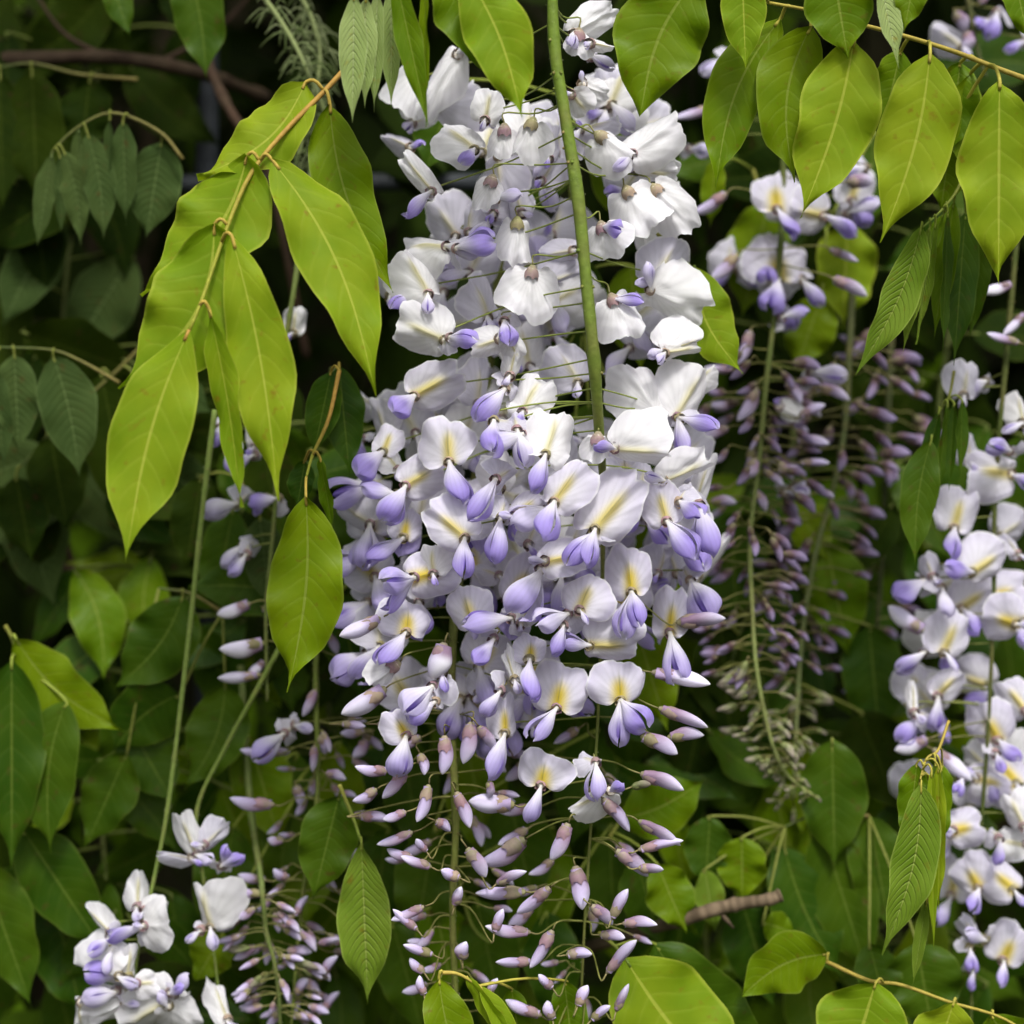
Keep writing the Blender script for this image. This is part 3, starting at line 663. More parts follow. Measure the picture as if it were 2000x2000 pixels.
main = '''
B F1 1260 150 60 250 170 b
H F1 1280 160 185 130 130 b
B F1 1340 200 95 130 70 w
B F1 1300 400 112 140 110 b
B F1 1250 440 150 130 160 w 250,70,v
B F1 790 700 -50 200 230 w 200,120,v
B F1 840 560 10 150 170 w
H F1 930 610 180 165 140 b
H F1 1060 580 200 210 175 b
H F1 870 850 200 175 130 b
B F1 590 900 -40 240 110 w 235,180,v
B F1 650 1160 -70 240 240 w 100,190,p
K F1 880 930 110 140 - p
B F1 570 1380 -30 240 240 w
K F1 700 1170 100 200 - v
H F1 990 1050 182 245 150 b
H F1 1060 1280 190 280 270 b
B F1 640 1600 -65 240 270 w
K F1 480 1390 215 130 - v
K F1 670 1590 110 160 - v
K F1 930 1510 182 150 - v
B F1 900 1600 -110 150 150 w
B F1 950 1600 150 120 120 w
H F1 1380 640 125 230 190 b
B F1 1540 720 50 300 230 b
B F1 1560 770 80 230 170 w
B F1 1560 800 110 220 150 w
H F1 1510 900 150 270 250 b
H F1 1640 890 135 310 200 b
H F1 1390 1070 165 180 240 b 105,140,v
B F1 1640 1320 30 240 270 g
B F1 1620 1370 118 310 300 b
H F1 1440 1410 155 250 210 b 110,150,v
B F1 1680 1650 80 210 170 w
B F2 480 390 60 240 230 m 228,180,v
B F2 900 300 10 130 90 w
B F2 960 460 20 200 210 w
K F2 880 360 215 200 - v
K F2 830 500 200 200 - v
B F2 1060 650 22 260 250 w 215,190,v
B F2 630 680 -5 210 290 m 188,210,v
K F2 960 560 225 200 - p
K F2 930 540 165 180 - p
K F2 840 760 225 230 - v
B F2 340 640 15 140 150 m 235,200,v
B F2 400 720 -20 120 150 w
K F2 290 790 245 235 - s
B F2 440 790 60 190 220 m 235,195,v
K F2 400 830 250 170 - s
B F2 1100 860 35 230 220 m 213,220,v
K F2 1080 890 240 190 - p
B F2 920 930 45 180 170 m
B F2 1280 980 40 340 290 m 200,180,v
B F2 1370 630 85 265 250 w
H F2 1290 580 185 135 120 b
B F2 1550 470 -30 270 250 b
B F2 1640 480 30 250 250 w 150,200,s
B F2 1720 330 50 120 100 w
K F2 1650 490 130 190 - v
B F2 1590 200 90 190 120 w
B F2 1590 770 60 240 180 w
B F2 1595 945 -15 190 210 m 162,220,v
K F2 1740 870 155 250 - v
K F2 1650 860 150 160 - v
B F2 700 1020 -50 240 250 m 185,180,v
B F2 430 1020 10 150 160 f 220,195,v
K F2 860 930 185 210 - v
K F2 270 1100 235 225 - s
B F2 560 1180 -10 140 170 w
B F2 480 1200 75 230 240 f 262,195,s 245,200,v
B F2 1060 1130 78 210 200 m
K F2 1270 1000 215 195 - v
K F2 1040 1160 235 265 - s
B F2 1440 1260 -8 225 240 f 180,215,s 160,180,v
B F2 1210 1340 20 180 260 m
B F2 1610 1440 5 220 190 f 168,235,s
K F2 1700 1210 150 210 - s
D F2 1640 1400 100 225 90 D
B F2 440 1440 10 160 270 f 200,190,v
D F2 330 1380 262 205 100 O
B F2 740 1400 -20 180 240 m
K F3 910 130 240 225 - s
K F3 830 220 215 150 - v
K F3 1160 110 235 200 - p
K F3 1140 160 220 150 - v
B F3 1260 250 90 245 235 m 265,140,s
B F3 950 150 30 100 110 w
B F3 990 310 0 120 170 f 225,190,v
B F3 920 400 -20 160 80 w
K F3 860 450 220 140 - s
B F3 1110 525 10 210 290 f 200,205,s
B F3 1390 490 -4 180 280 f 185,205,s 145,180,v
B F3 880 640 0 190 150 f 225,220,s
H F3 390 340 235 170 110 b
D F3 350 440 245 230 120 O
D F3 610 240 190 170 130 O
K F3 600 370 180 90 - v
K F3 560 430 232 190 - p
K F3 570 500 230 150 - v
B F3 440 650 -30 140 180 f 195,185,s
D F3 150 600 95 110 50 D
D F3 310 600 90 110 50 D
D F3 730 590 185 190 90 D
D F3 760 610 150 130 70 D
D F3 610 650 180 175 80 D
D F3 500 730 175 100 60 D
D F3 360 810 275 150 60 D
D F3 440 810 230 165 80 D
B F3 1040 870 10 160 290 f 205,175,s
D F3 920 960 262 205 130 O
K F3 1280 770 165 170 - s
B F3 1340 900 -110 220 130 w
D F3 1560 530 105 235 75 D
D F3 1600 660 85 165 70 D
D F3 1480 650 115 185 85 D
D F3 1530 370 110 265 95 O
D F3 1480 820 95 205 85 D
D F3 1440 880 80 90 50 G
D F3 540 870 205 175 70 D
D F3 440 990 245 110 55 D
D F3 230 1010 85 140 60 D
D F3 310 890 240 120 60 D
D F3 470 1080 262 185 55 D
D F3 660 900 155 175 70 D
D F3 810 850 180 80 50 D
D F3 570 1030 110 80 60 D
D F3 1310 930 130 195 75 D
D F3 1160 1040 205 185 85 D
D F3 1470 1030 105 215 68 D
D F3 1470 1160 80 205 60 D
D F3 970 1110 235 255 100 D
D F3 710 1150 145 155 80 D
D F3 840 1310 50 155 55 D
D F3 1370 1160 130 195 80 D
D F3 1470 1240 100 115 60 D
D F3 1190 1230 180 195 100 D
D F4 470 400 290 130 55 D
D F4 550 440 275 145 60 D
D F4 530 370 -30 80 45 D
D F4 680 490 280 95 70 D
D F4 655 610 0 90 65 D
D F4 970 550 258 225 80 D
D F4 1080 530 215 205 75 D
D F4 1350 670 30 155 62 D
D F4 1260 610 145 145 70 D
D F4 1300 740 90 115 60 D
D F4 1400 690 88 155 58 D
D F4 520 615 255 165 58 D
D F4 490 720 290 145 55 D
D F4 830 730 25 115 60 D
D F4 990 730 265 205 68 D
D F4 1090 720 215 195 78 D
D F4 560 830 305 145 60 D
D F4 520 910 320 95 50 D
D F4 520 1010 -20 90 48 D
D F4 690 850 0 85 70 D
D F4 1150 830 80 115 65 D
D F4 1330 910 48 215 62 D
D F4 1000 860 275 165 62 D
D F4 1200 1060 20 105 60 D
D F4 1370 1080 25 135 55 D
D F4 1040 1100 290 175 65 D
D F4 1090 1120 -20 90 60 D
D F4 1090 980 -60 90 60 D
D F4 1260 1120 60 110 55 D
D F4 800 1010 30 90 50 D
'''
A.hide = B.hide = .35
load(own, back, depBehind)
rb = random.Random(77)
for i in range(74):
    yy = rb.uniform(190, 1150); xx = rb.uniform(800, 1320 if yy > 240 else 1200)
    A.flower(xx, yy, .012 + rb.random() * .02, rb.uniform(-80, 80), rb.uniform(75, 110), None, rb.choice('gwg'), [(rb.uniform(120, 240), 75, 'p')] if i % 2 else (), ped=False)
A.hide = B.hide = .28
load(own, main, depA)
A.hide = B.hide = .1

def raceme(cl, n, y0, y1, hw, dep, L0, L1, kind='D', seed=0, skip=0.0, spread=.045):
    """buds all round the stem between two heights; hw(px) half width; L0 at the top, L1 at the tip"""
    r = random.Random(seed)
    for i in range(n):
        t = (i + r.random()) / n; y = y0 + (y1 - y0) * t; st = cl.stem_at(P(0, y, dep).z); sx = st.x / PXM(dep) + 1000
        an = r.uniform(0, 6.28); rad = hw(t) * r.uniform(.45, 1)
        x = sx + math.cos(an) * rad; dp = dep + math.sin(an) * rad * PXM(dep) * .8
        L = (L0 * (1 - t) + L1 * t) * r.uniform(.75, 1.2)
        d = 180 - math.degrees(math.atan2(x - sx, rad * .35)) * 1.0 + r.uniform(-25, 25)
        cl.bud(x, y, dp, d, L, L * r.uniform(.36, .5), kind if r.random() > skip else 'G')

for i in range(34):
    cl_ = (A, B)[i % 2]; yy = rb.uniform(950, 1400); xx = rb.uniform(680, 1000) if i % 2 else rb.uniform(1000, 1360 - .25 * (yy - 950))
    k_ = rb.uniform(150, 250) if i % 2 else rb.uniform(120, 230)
    cl_.flower(xx, yy, -.004 + rb.random() * .02, rb.uniform(-70, 50), rb.uniform(80, 100), rb.uniform(90, 125), rb.choice('mfg'), [(k_, rb.uniform(80, 95), rb.choice('vs'))], ped=i % 3 == 0)
raceme(A, 16, 1420, 1990, lambda t: 150 - 60 * t, .012, 66, 44, seed=201)
raceme(B, 22, 1420, 1990, lambda t: 150 - 60 * t, .014, 62, 44, seed=202)
# bud racemes behind, left
C1 = Cluster('loose cluster of small mauve buds left of the central pair of clusters', 'hanging flower clusters',
             [(640, 1150, .035), (620, 1260, .035), (617, 1360, .035), (621, 1533, .035), (609, 1620, .035), (585, 1805, .035), (565, 2060, .035)], .0012, (.13, .17, .03), seed=3)
load(C1, '''
K L3 1430 340 235 200 - s
K L3 1480 300 100 110 - p
D L3 1390 440 270 190 60 D
D L3 1350 440 95 110 60 D
D L3 1380 700 275 240 80 D
D L3 1590 120 190 150 70 D
D L3 1600 350 150 110 70 D
D L3 1490 600 150 110 70 D
D L3 1640 540 95 110 60 D
D L3 1840 330 260 130 60 D
D L3 1850 370 210 120 80 D
D L3 1570 790 100 90 60 D
D L3 1680 770 110 110 60 D
D L3 1710 890 40 140 70 D
D L3 1430 880 285 90 60 D
D L3 1340 1080 280 150 60 D
D L3 1320 1150 285 150 60 D
D L3 1450 1070 300 90 60 D
D L3 1720 990 60 120 60 D
D L3 1580 1050 20 90 60 D
D L3 1720 1120 50 130 50 D
D L3 1730 1240 25 110 60 D
D L3 1600 1400 60 120 55 D
D L3 1680 1400 55 90 50 D
D L3 1620 1560 35 130 55 D
D L3 1490 1650 40 110 60 D
D L3 1620 1740 30 130 55 D
D L3 1560 1790 40 120 60 D
D L3 1480 1260 20 120 50 D
''', lambda x, y, n: .035 + (n % 4) * .003 - .006)
raceme(C1, 38, 1400, 1990, lambda t: 105 - 40 * t, .045, 46, 34, seed=4)
C2 = Cluster('dense plump mauve buds near the bottom, right of the lower left white flowers', 'hanging flower clusters',
             [(470, 1300, .075), (488, 1560, .06), (510, 1720, .03), (520, 1820, .03), (540, 1900, .03), (550, 2040, .03)], .0013, (.12, .16, .04), seed=5)
raceme(C2, 44, 1760, 1990, lambda t: 75 - 15 * t, .03, 50, 40, 'D', seed=6, skip=.1)
C3 = Cluster('few pale flowers half hidden behind the long bright leaflets at the left', 'hanging flower clusters',
             [(620, 260, .05), (575, 560, .035), (545, 760, .035), (537, 990, .035), (520, 1190, .035), (522, 1370, .035)], .0012, (.10, .13, .03), seed=7)
load(C3, '''
B L1 1580 1790 5 150 140 w
K L2 1110 600 200 120 - v
B L2 1280 700 0 150 90 w
K L2 1150 720 190 140 - v
K L2 1280 740 230 130 - v
K L2 1200 985 262 190 - p
K L2 1400 960 255 150 - v
K L2 1330 960 200 100 - v
K L2 1230 1190 225 160 - p
K L2 1240 1240 205 140 - s
D L2 1260 1490 250 180 85 O
D L2 1320 1510 120 90 60 D
D L2 1330 1690 262 230 105 O
D L2 1310 1850 265 215 75 O
D L2 1330 1780 230 100 60 O
D L2 1790 1790 110 140 60 D
D L2 1640 1630 150 130 60 D
''', lambda x, y, n: .035 + (n % 3) * .002)
C4 = Cluster('white flowers at the lower left, below the long thin green flower stalk', 'hanging flower clusters',
             [(420, 800, .03), (395, 1000, .03), (368, 1250, .03), (330, 1560, .03), (300, 1720, .03), (270, 1850, .03), (250, 2060, .03)], .0011, (.17, .24, .05), seed=8)
load(C4, '''
B L3 690 1210 5 190 140 w
B L3 730 1230 60 120 130 w
K L3 720 1320 275 180 - v
B L3 730 1310 90 145 310 b
B L3 550 1340 -45 190 80 w
K L3 560 1370 240 140 - s
K L3 570 1420 210 130 - p
B L3 590 1560 -95 280 290 b
K L3 600 1560 275 180 - v
K L3 590 1640 255 170 - p
B L3 640 1560 5 175 135 w
B L3 690 1600 90 110 160 w
B L3 620 1700 -110 220 200 b
B L3 870 1660 -125 340 340 w
B L3 850 1720 130 240 220 b
K L3 850 1650 70 110 - v
B L3 400 1700 -170 160 170 w
''', lambda x, y, n: .02 - (n % 4) * .002)
C5 = Cluster('ragged opening flowers just above and right of the big lower left white ones', 'hanging flower clusters',
             [(560, 1240, .032), (500, 1350, .032), (440, 1460, .032), (385, 1580, .03), (395, 1700, .03), (410, 1800, .03), (440, 2040, .03)], .0010, (.12, .17, .03), seed=9)
load(C5, '''
B L3 985 950 -20 240 140 w
B L3 1030 900 50 170 140 g
B L3 960 970 -78 190 60 g
K L3 1110 1010 60 140 - v
K L3 1120 1000 20 110 - v
B L3 1060 1310 -5 250 270 w 190,120,p
K L3 1010 1330 215 90 - p
B L3 1140 1780 -10 230 120 w 150,110,v
''', lambda x, y, n: .022)

# right side
C6 = Cluster('long cluster with yellow marked flowers on top, mauve buds and a bent green tip', 'hanging flower clusters',
             [(1530, 180, .06), (1528, 420, .06), (1514, 600, .06), (1495, 760, .06), (1482, 900, .06), (1465, 1050, .06), (1470, 1200, .055), (1478, 1310, .05), (1503, 1434, .05), (1535, 1510, .05), (1590, 1555, .05)], .0012, (.06, .09, .015), tipcol=(.24, .28, .09), seed=10)
load(C6, '''
B R1 600 1120 0 200 290 f 180,180,v
B R1 850 1160 -80 180 250 m 103,190,v
B R1 610 1500 0 215 340 f 190,185,v
K R1 980 1150 85 160 - p
D R1 330 1040 240 200 70 D
D R1 390 1370 225 180 75 D
D R1 880 1340 115 155 55 D
K R1 730 1500 125 180 - s
D R1 900 1500 110 190 75 D
K R1 620 1710 95 135 - s
D R1 460 1780 205 190 70 D
K R1 1080 900 250 120 - p
D R1 980 980 100 130 90 D
D R1 270 580 250 210 70 D
K R1 320 320 220 150 - p
K R1 130 800 90 110 - g
D R2 490 290 205 190 80 D
B R2 620 400 120 130 110 b
K R2 780 210 90 180 - p
D R2 820 290 110 170 60 D
D R2 720 450 60 140 60 D
D R2 700 570 95 170 60 D
D R2 340 510 250 140 65 D
D R2 470 620 190 130 70 D
D R2 490 680 205 120 80 D
D R2 600 740 90 130 60 D
D R2 720 700 80 150 50 D
K R2 640 860 100 140 - g
D R2 830 850 100 80 50 D
D R2 240 910 90 130 60 D
''', lambda x, y, n: .055 + (n % 4) * .003, 1.12)
for i in range(6):
    C6.flower(1528 + rb.uniform(-110, 150), rb.uniform(270, 640), .065 + rb.random() * .02, rb.uniform(-80, 80), rb.uniform(60, 80), None, rb.choice('mfg'), [(rb.uniform(110, 250), 62, 'v')], ped=i % 2 == 0)
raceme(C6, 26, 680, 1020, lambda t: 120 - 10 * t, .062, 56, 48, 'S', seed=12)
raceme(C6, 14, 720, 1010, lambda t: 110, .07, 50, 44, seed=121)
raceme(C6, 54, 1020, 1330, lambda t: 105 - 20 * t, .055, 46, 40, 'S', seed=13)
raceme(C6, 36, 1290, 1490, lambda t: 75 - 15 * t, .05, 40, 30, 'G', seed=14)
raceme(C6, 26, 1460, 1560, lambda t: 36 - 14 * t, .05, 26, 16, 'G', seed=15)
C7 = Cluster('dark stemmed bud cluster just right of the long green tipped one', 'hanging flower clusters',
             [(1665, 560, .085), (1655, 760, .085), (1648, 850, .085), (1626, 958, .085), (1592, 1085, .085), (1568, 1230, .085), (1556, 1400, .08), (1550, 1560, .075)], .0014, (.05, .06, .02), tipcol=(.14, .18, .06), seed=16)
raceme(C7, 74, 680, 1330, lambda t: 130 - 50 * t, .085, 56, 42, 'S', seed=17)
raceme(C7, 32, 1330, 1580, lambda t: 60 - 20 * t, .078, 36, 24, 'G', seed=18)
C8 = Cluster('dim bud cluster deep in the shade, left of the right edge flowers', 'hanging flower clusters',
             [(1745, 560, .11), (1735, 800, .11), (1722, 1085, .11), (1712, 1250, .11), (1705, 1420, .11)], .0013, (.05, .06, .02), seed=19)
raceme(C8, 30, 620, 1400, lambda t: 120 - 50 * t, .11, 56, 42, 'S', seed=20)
C9 = Cluster('cluster of open yellow marked flowers along the right edge of the view', 'hanging flower clusters',
             [(1990, 420, .045), (1965, 700, .045), (1944, 960, .045), (1940, 1200, .045), (1925, 1500, .045), (1902, 1790, .045), (1895, 2060, .045)], .0011, (.06, .08, .015), seed=21)
load(C9, '''
D R1 1870 1530 250 210 65 O
D R1 1940 1690 235 170 75 O
D R1 1910 1850 290 180 60 D
B R2 1610 330 10 200 200 g
K R2 1730 260 265 150 - p
B R2 1930 480 -10 180 160 w
K R2 1930 480 240 130 - p
K R2 1860 640 300 170 - s
B R2 1640 690 0 160 150 g
B R2 1860 760 -85 250 310 m 90,120,v
B R2 1560 1045 15 230 260 m 198,180,v
B R2 1660 1290 60 250 260 m 268,190,v
B R2 1900 1190 -40 150 110 g
K R2 1400 1330 235 210 - v
B R2 1440 1310 -20 130 120 g
K R2 1490 1370 190 160 - p
D R2 1395 1610 302 230 110 O
K R2 1400 1720 252 190 - s
B R2 1500 1715 25 240 260 m 170,130,p
B R2 1885 1570 -75 190 290 f
B R3 1470 160 45 200 190 m 195,190,s
K R3 1360 270 240 190 - v
D R3 1415 395 250 190 95 O
B R3 1340 250 0 190 70 w
B R3 1790 395 -25 230 280 f 160,160,v
B R3 1940 240 -40 210 210 m
D R3 1440 450 140 260 110 O
K R3 1600 600 200 110 - v
B R3 1680 610 100 225 240 m
K R3 1780 470 165 120 - v
B R3 1930 860 -25 200 200 w
B R3 1560 890 78 180 240 f
K R3 1530 900 215 160 - p
B R3 1690 1195 -30 200 250 f 215,150,v
B R3 1875 1205 -45 220 240 f 172,120,s
K R3 1800 930 175 140 - v
B R3 1940 970 -80 160 200 w
B R3 1825 1585 25 210 260 f 215,150,s
K R3 1730 1480 270 150 - p
K R3 1640 1520 180 130 - v
K R3 1660 1640 215 110 - v
B R3 1660 1450 -30 120 100 g
''', lambda x, y, n: .045 - (n % 4) * .003, 1.02)
for i in range(18):
    yy = rb.uniform(920, 1900); C9.flower(C9.stem_at(P(0, yy, .05).z).x / PXM(.05) + 1000 + rb.uniform(-130, 70), yy, .05 + rb.random() * .02, rb.uniform(-80, 80), rb.uniform(65, 90), None, rb.choice('mfgw'), [(rb.uniform(130, 230), 65, rb.choice('vs'))], ped=i % 2 == 0)
C10 = Cluster('out of focus violet flowers in the upper right corner, behind the leafy twig', 'hanging flower clusters',
              [(1880, -160, .08), (1890, -20, .08), (1905, 80, .08), (1925, 150, .08)], .0012, (.06, .07, .02), seed=22)
load(C10, '''
B R1 1600 250 -50 220 200 g
K R1 1790 60 190 180 - v
K R1 1740 110 240 120 - v
K R1 1940 220 225 140 - v
D R1 1560 60 150 130 80 D
D R1 1640 170 180 120 90 D
D R1 1690 20 40 100 60 D
''', lambda x, y, n: .08)

# ------------------------------------------------------------------ leaves in front
S = spray
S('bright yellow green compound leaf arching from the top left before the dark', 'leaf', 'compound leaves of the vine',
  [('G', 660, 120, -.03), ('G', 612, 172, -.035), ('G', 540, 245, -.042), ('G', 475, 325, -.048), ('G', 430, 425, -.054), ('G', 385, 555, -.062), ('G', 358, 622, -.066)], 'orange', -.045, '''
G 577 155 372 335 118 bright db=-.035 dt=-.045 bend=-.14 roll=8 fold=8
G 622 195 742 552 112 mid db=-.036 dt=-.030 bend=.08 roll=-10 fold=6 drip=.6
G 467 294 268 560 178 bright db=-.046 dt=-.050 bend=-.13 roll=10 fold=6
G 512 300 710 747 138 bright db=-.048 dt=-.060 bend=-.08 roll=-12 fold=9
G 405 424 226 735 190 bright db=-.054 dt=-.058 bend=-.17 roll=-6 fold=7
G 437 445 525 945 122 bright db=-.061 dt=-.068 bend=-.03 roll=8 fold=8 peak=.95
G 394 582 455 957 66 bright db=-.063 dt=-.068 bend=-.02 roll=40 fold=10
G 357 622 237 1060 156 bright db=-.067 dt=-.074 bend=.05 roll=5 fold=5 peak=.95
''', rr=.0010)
S('tight bunch of pale downy young leaflets hanging at the top, left of the white flowers', 'leaf', 'compound leaves of the vine',
  [('G', 720, -90, -.055), ('G', 700, -40, -.058), ('G', 680, -8, -.06)], 'yellow', -.058, '''
G 668 -10 665 232 56 silver roll=12 fold=14
G 690 -5 688 205 44 silver roll=-20 fold=16 db=-.054
G 712 -15 706 212 42 silver roll=35 fold=16 db=-.052
G 738 -25 738 205 40 silver roll=-10 fold=14 db=-.05
''')
S('narrow folded leaflets and a broad bright one hanging from the top edge over white flowers', 'leaf', 'compound leaves of the vine',
  [('G', 860, -120, -.06), ('G', 810, -80, -.06), ('G', 740, -60, -.06)], 'yellow', -.06, '''
G 745 -50 808 238 52 mid roll=20 fold=14
G 802 -60 803 240 26 mid roll=55 fold=18
G 830 -70 925 150 118 mid roll=-10 fold=8 bend=-.04 db=-.055
G 880 -50 986 226 124 bright roll=8 fold=9 bend=-.06 db=-.062 dt=-.068
''')
S('two dim green leaflets hanging from the top edge near the upper left corner', 'leaf', 'compound leaves of the vine',
  [('G', 420, -120, .06), ('G', 340, -110, .06), ('G', 200, -90, .06)], 'dim', .06, '''
G 352 -70 390 152 100 green roll=10 bend=-.04
G 195 -80 246 72 62 green roll=-20
G 60 -90 90 10 70 dark roll=10
''')
S('broad plain green leaflet at the top, right of the stem of the main cluster', 'leaf', 'compound leaves of the vine',
  [('G', 1240, 22, .0), ('G', 1310, -10, -.02), ('G', 1380, -60, -.025)], 'green', -.02, '''
G 1318 -45 1208 218 172 mid roll=-8 fold=6 bend=.10 drip=.5 peak=.9
''')
S('bright compound leaf along the slanting twig in the upper right corner, with broad veined leaflets', 'leaf', 'compound leaves of the vine',
  [('G', 2010, 175, -.02), ('G', 1890, 132, -.02), ('G', 1800, 97, -.022), ('G', 1700, 66, -.025), ('G', 1600, 40, -.028), ('G', 1530, 20, -.03), ('G', 1450, 5, -.032)], 'yellow', -.025, '''
G 1400 -60 1407 130 84 bright roll=15 db=-.04
G 1473 35 1349 362 112 mid roll=12 bend=.10 db=-.026
G 1530 50 1498 345 128 mid roll=-12 bend=.12 db=-.030
G 1612 72 1510 412 150 bright roll=-6 bend=-.04 db=-.040 fold=6
G 1570 -70 1600 112 128 mid roll=14 db=-.044
G 1700 95 1660 270 96 mid roll=-20 db=-.012
G 1755 100 1662 457 148 bright roll=-5 bend=-.05 db=-.034 fold=6
G 1812 118 1790 300 90 mid roll=20 db=-.008
G 1830 140 1810 330 80 mid roll=-30 db=-.008
G 1886 150 1884 537 150 bright roll=4 db=-.040 fold=7 peak=.9
G 1955 160 2000 400 110 mid roll=-12 db=-.030
G 1795 250 1775 400 90 mid roll=10 db=.0
''', rr=.0010)
S('small silvery leaflet with a pale midrib hanging from the top edge at the right', 'leaf', 'compound leaves of the vine',
  [('G', 1700, -110, -.05), ('G', 1665, -80, -.05), ('G', 1640, -60, -.05)], 'green', -.05, '''
G 1655 -70 1696 130 54 silver roll=-25 fold=20
G 1735 -90 1705 62 70 mid roll=15
G 1905 -90 1940 75 84 mid roll=-10
''')
S('folded narrow leaflets drooping below the broad leaves at the right', 'leaf', 'compound leaves of the vine',
  [('G', 1830, 300, -.005), ('G', 1805, 360, -.012), ('G', 1775, 398, -.015), ('G', 1740, 430, -.018)], 'green', -.015, '''
G 1738 428 1614 708 76 fold roll=-18 fold=16 bend=-.06 db=-.02
G 1755 425 1702 672 40 fold roll=50 fold=20
G 1765 420 1728 650 34 fold roll=-50 fold=20
G 1782 400 1712 640 40 mid roll=35 fold=22 bend=.05 db=-.01
G 1788 398 1778 668 32 green roll=-45 fold=22
G 1800 380 1762 640 48 mid roll=20 fold=18 db=-.006
G 1822 400 1800 690 70 green roll=-15 fold=12 db=.0
G 1850 420 1830 640 60 green roll=30 fold=12 db=.004
''', rr=.0006)
S('ribbed folded leaflet and thin drooping ones left of the right edge flowers', 'leaf', 'compound leaves of the vine',
  [('G', 1800, 700, .02), ('G', 1790, 750, .018), ('G', 1770, 780, .015), ('G', 1757, 830, .012)], 'green', .012, '''
G 1757 830 1726 1066 72 green roll=8 fold=14 bend=.05 db=.010
G 1772 775 1735 930 34 green roll=40 fold=20
G 1788 760 1765 960 28 green roll=-40 fold=20
G 1800 760 1790 930 26 green roll=35 fold=20
G 1815 755 1812 900 30 green roll=-30 fold=20
''', rr=.0006)
S('drooping bunch of young yellow green leaflets at the lower right, beside the white flowers', 'leaf', 'compound leaves of the vine',
  [('G', 1790, 1360, -.005), ('G', 1770, 1415, -.01), ('G', 1748, 1432, -.012), ('G', 1735, 1475, -.015)], 'yellow', -.012, '''
G 1738 1480 1664 1802 92 fold roll=-10 fold=14 bend=-.07 db=-.02
G 1770 1445 1772 1720 34 bright roll=35 fold=20 db=-.014
G 1742 1450 1728 1640 40 bright roll=-35 fold=20 db=-.010
G 1757 1450 1762 1800 26 bright roll=20 fold=22 db=-.018
G 1730 1440 1712 1600 60 mid roll=30 fold=14
G 1752 1470 1738 1700 34 fold roll=50 fold=20
G 1765 1440 1752 1560 40 fold roll=-40 fold=20
G 1758 1475 1748 1782 30 fold roll=-55 fold=22 bend=.05
G 1776 1450 1758 1660 44 fold roll=40 fold=20 bend=.05
G 1748 1700 1722 1860 26 fold roll=20 fold=20
G 1778 1440 1765 1620 52 mid roll=-20 fold=14 db=-.002
''', rr=.0006)
S('pointed green leaflet tip sticking out right of the big white flowers', 'leaf', 'compound leaves of the vine',
  [('G', 1240, 440, .0), ('G', 1290, 490, .0), ('G', 1320, 520, .0)], 'green', .0, '''
G 1310 500 1402 705 112 bright roll=-8 bend=.12
''')
S('long green leaflet hanging left of the main cluster, thin ones beside it', 'leaf', 'compound leaves of the vine',
  [('G', 640, 700, .0), ('G', 620, 790, -.004), ('G', 590, 858, -.01), ('G', 578, 900, -.015)], 'orange', -.01, '''
G 577 935 543 1306 146 mid roll=6 bend=-.05 db=-.025 fold=5 peak=.95
G 604 865 630 1012 30 mid roll=40 fold=20
G 625 700 590 862 72 green roll=20 db=.005
G 640 690 660 900 80 green roll=-20 db=.012
G 575 870 560 960 60 green roll=30 db=.0
''')
S('yellow green leaflets rising at the bottom edge between the hanging buds', 'leaf', 'compound leaves of the vine',
  [('G', 835, 1835, -.03), ('G', 865, 1838, -.03), ('G', 905, 1860, -.03)], 'yellow', -.03, '''
G 828 1845 905 2090 96 mid roll=-20 fold=14 bend=.06
G 880 1842 985 1990 40 bright roll=40 fold=18
G 905 1860 1000 2010 46 bright roll=-30 fold=18
G 965 1865 985 1990 60 mid roll=20 db=-.01
G 1065 1850 1085 2020 74 mid roll=-10 db=-.005
''')
S('large bright leaflet at the bottom edge right of the bud tips', 'leaf', 'compound leaves of the vine',
  [('G', 1130, 1760, .01), ('G', 1160, 1785, .005), ('G', 1180, 1808, .0)], 'green', .0, '''
G 1180 1808 1420 2090 210 bright roll=-10 bend=.05 fold=4 db=.0
G 1235 1780 1470 2010 150 green roll=15 bend=.07 db=.02
''')
S('round tipped bright leaflets on a curling tendril twig in the lower right corner', 'leaf', 'compound leaves of the vine',
  [('G', 1560, 1815, .01), ('G', 1640, 1850, .0), ('G', 1700, 1858, -.005), ('G', 1790, 1890, -.005), ('G', 1900, 1925, -.005), ('G', 2000, 2000, -.005)], 'yellow', -.005, '''
G 1562 1800 1398 1880 118 mid roll=-18 bend=.12 drip=.4 db=.01
G 1652 1855 1590 2060 176 bright roll=8 drip=.4 db=-.008
G 1800 1890 1745 2060 120 bright roll=-12 db=-.008 drip=.5
G 1870 1915 1960 2060 120 mid roll=18 db=-.002
''')
S('hanging green leaflet with a grey sheen right of the small mauve buds, near the bottom', 'leaf', 'compound leaves of the vine',
  [('G', 640, 1480, .01), ('G', 665, 1540, .01), ('G', 682, 1590, .01)], 'green', .01, '''
G 682 1590 694 1893 106 fold roll=12 fold=10 peak=1.05 db=.004
G 640 1500 590 1700 110 green roll=-10 db=.02
''')
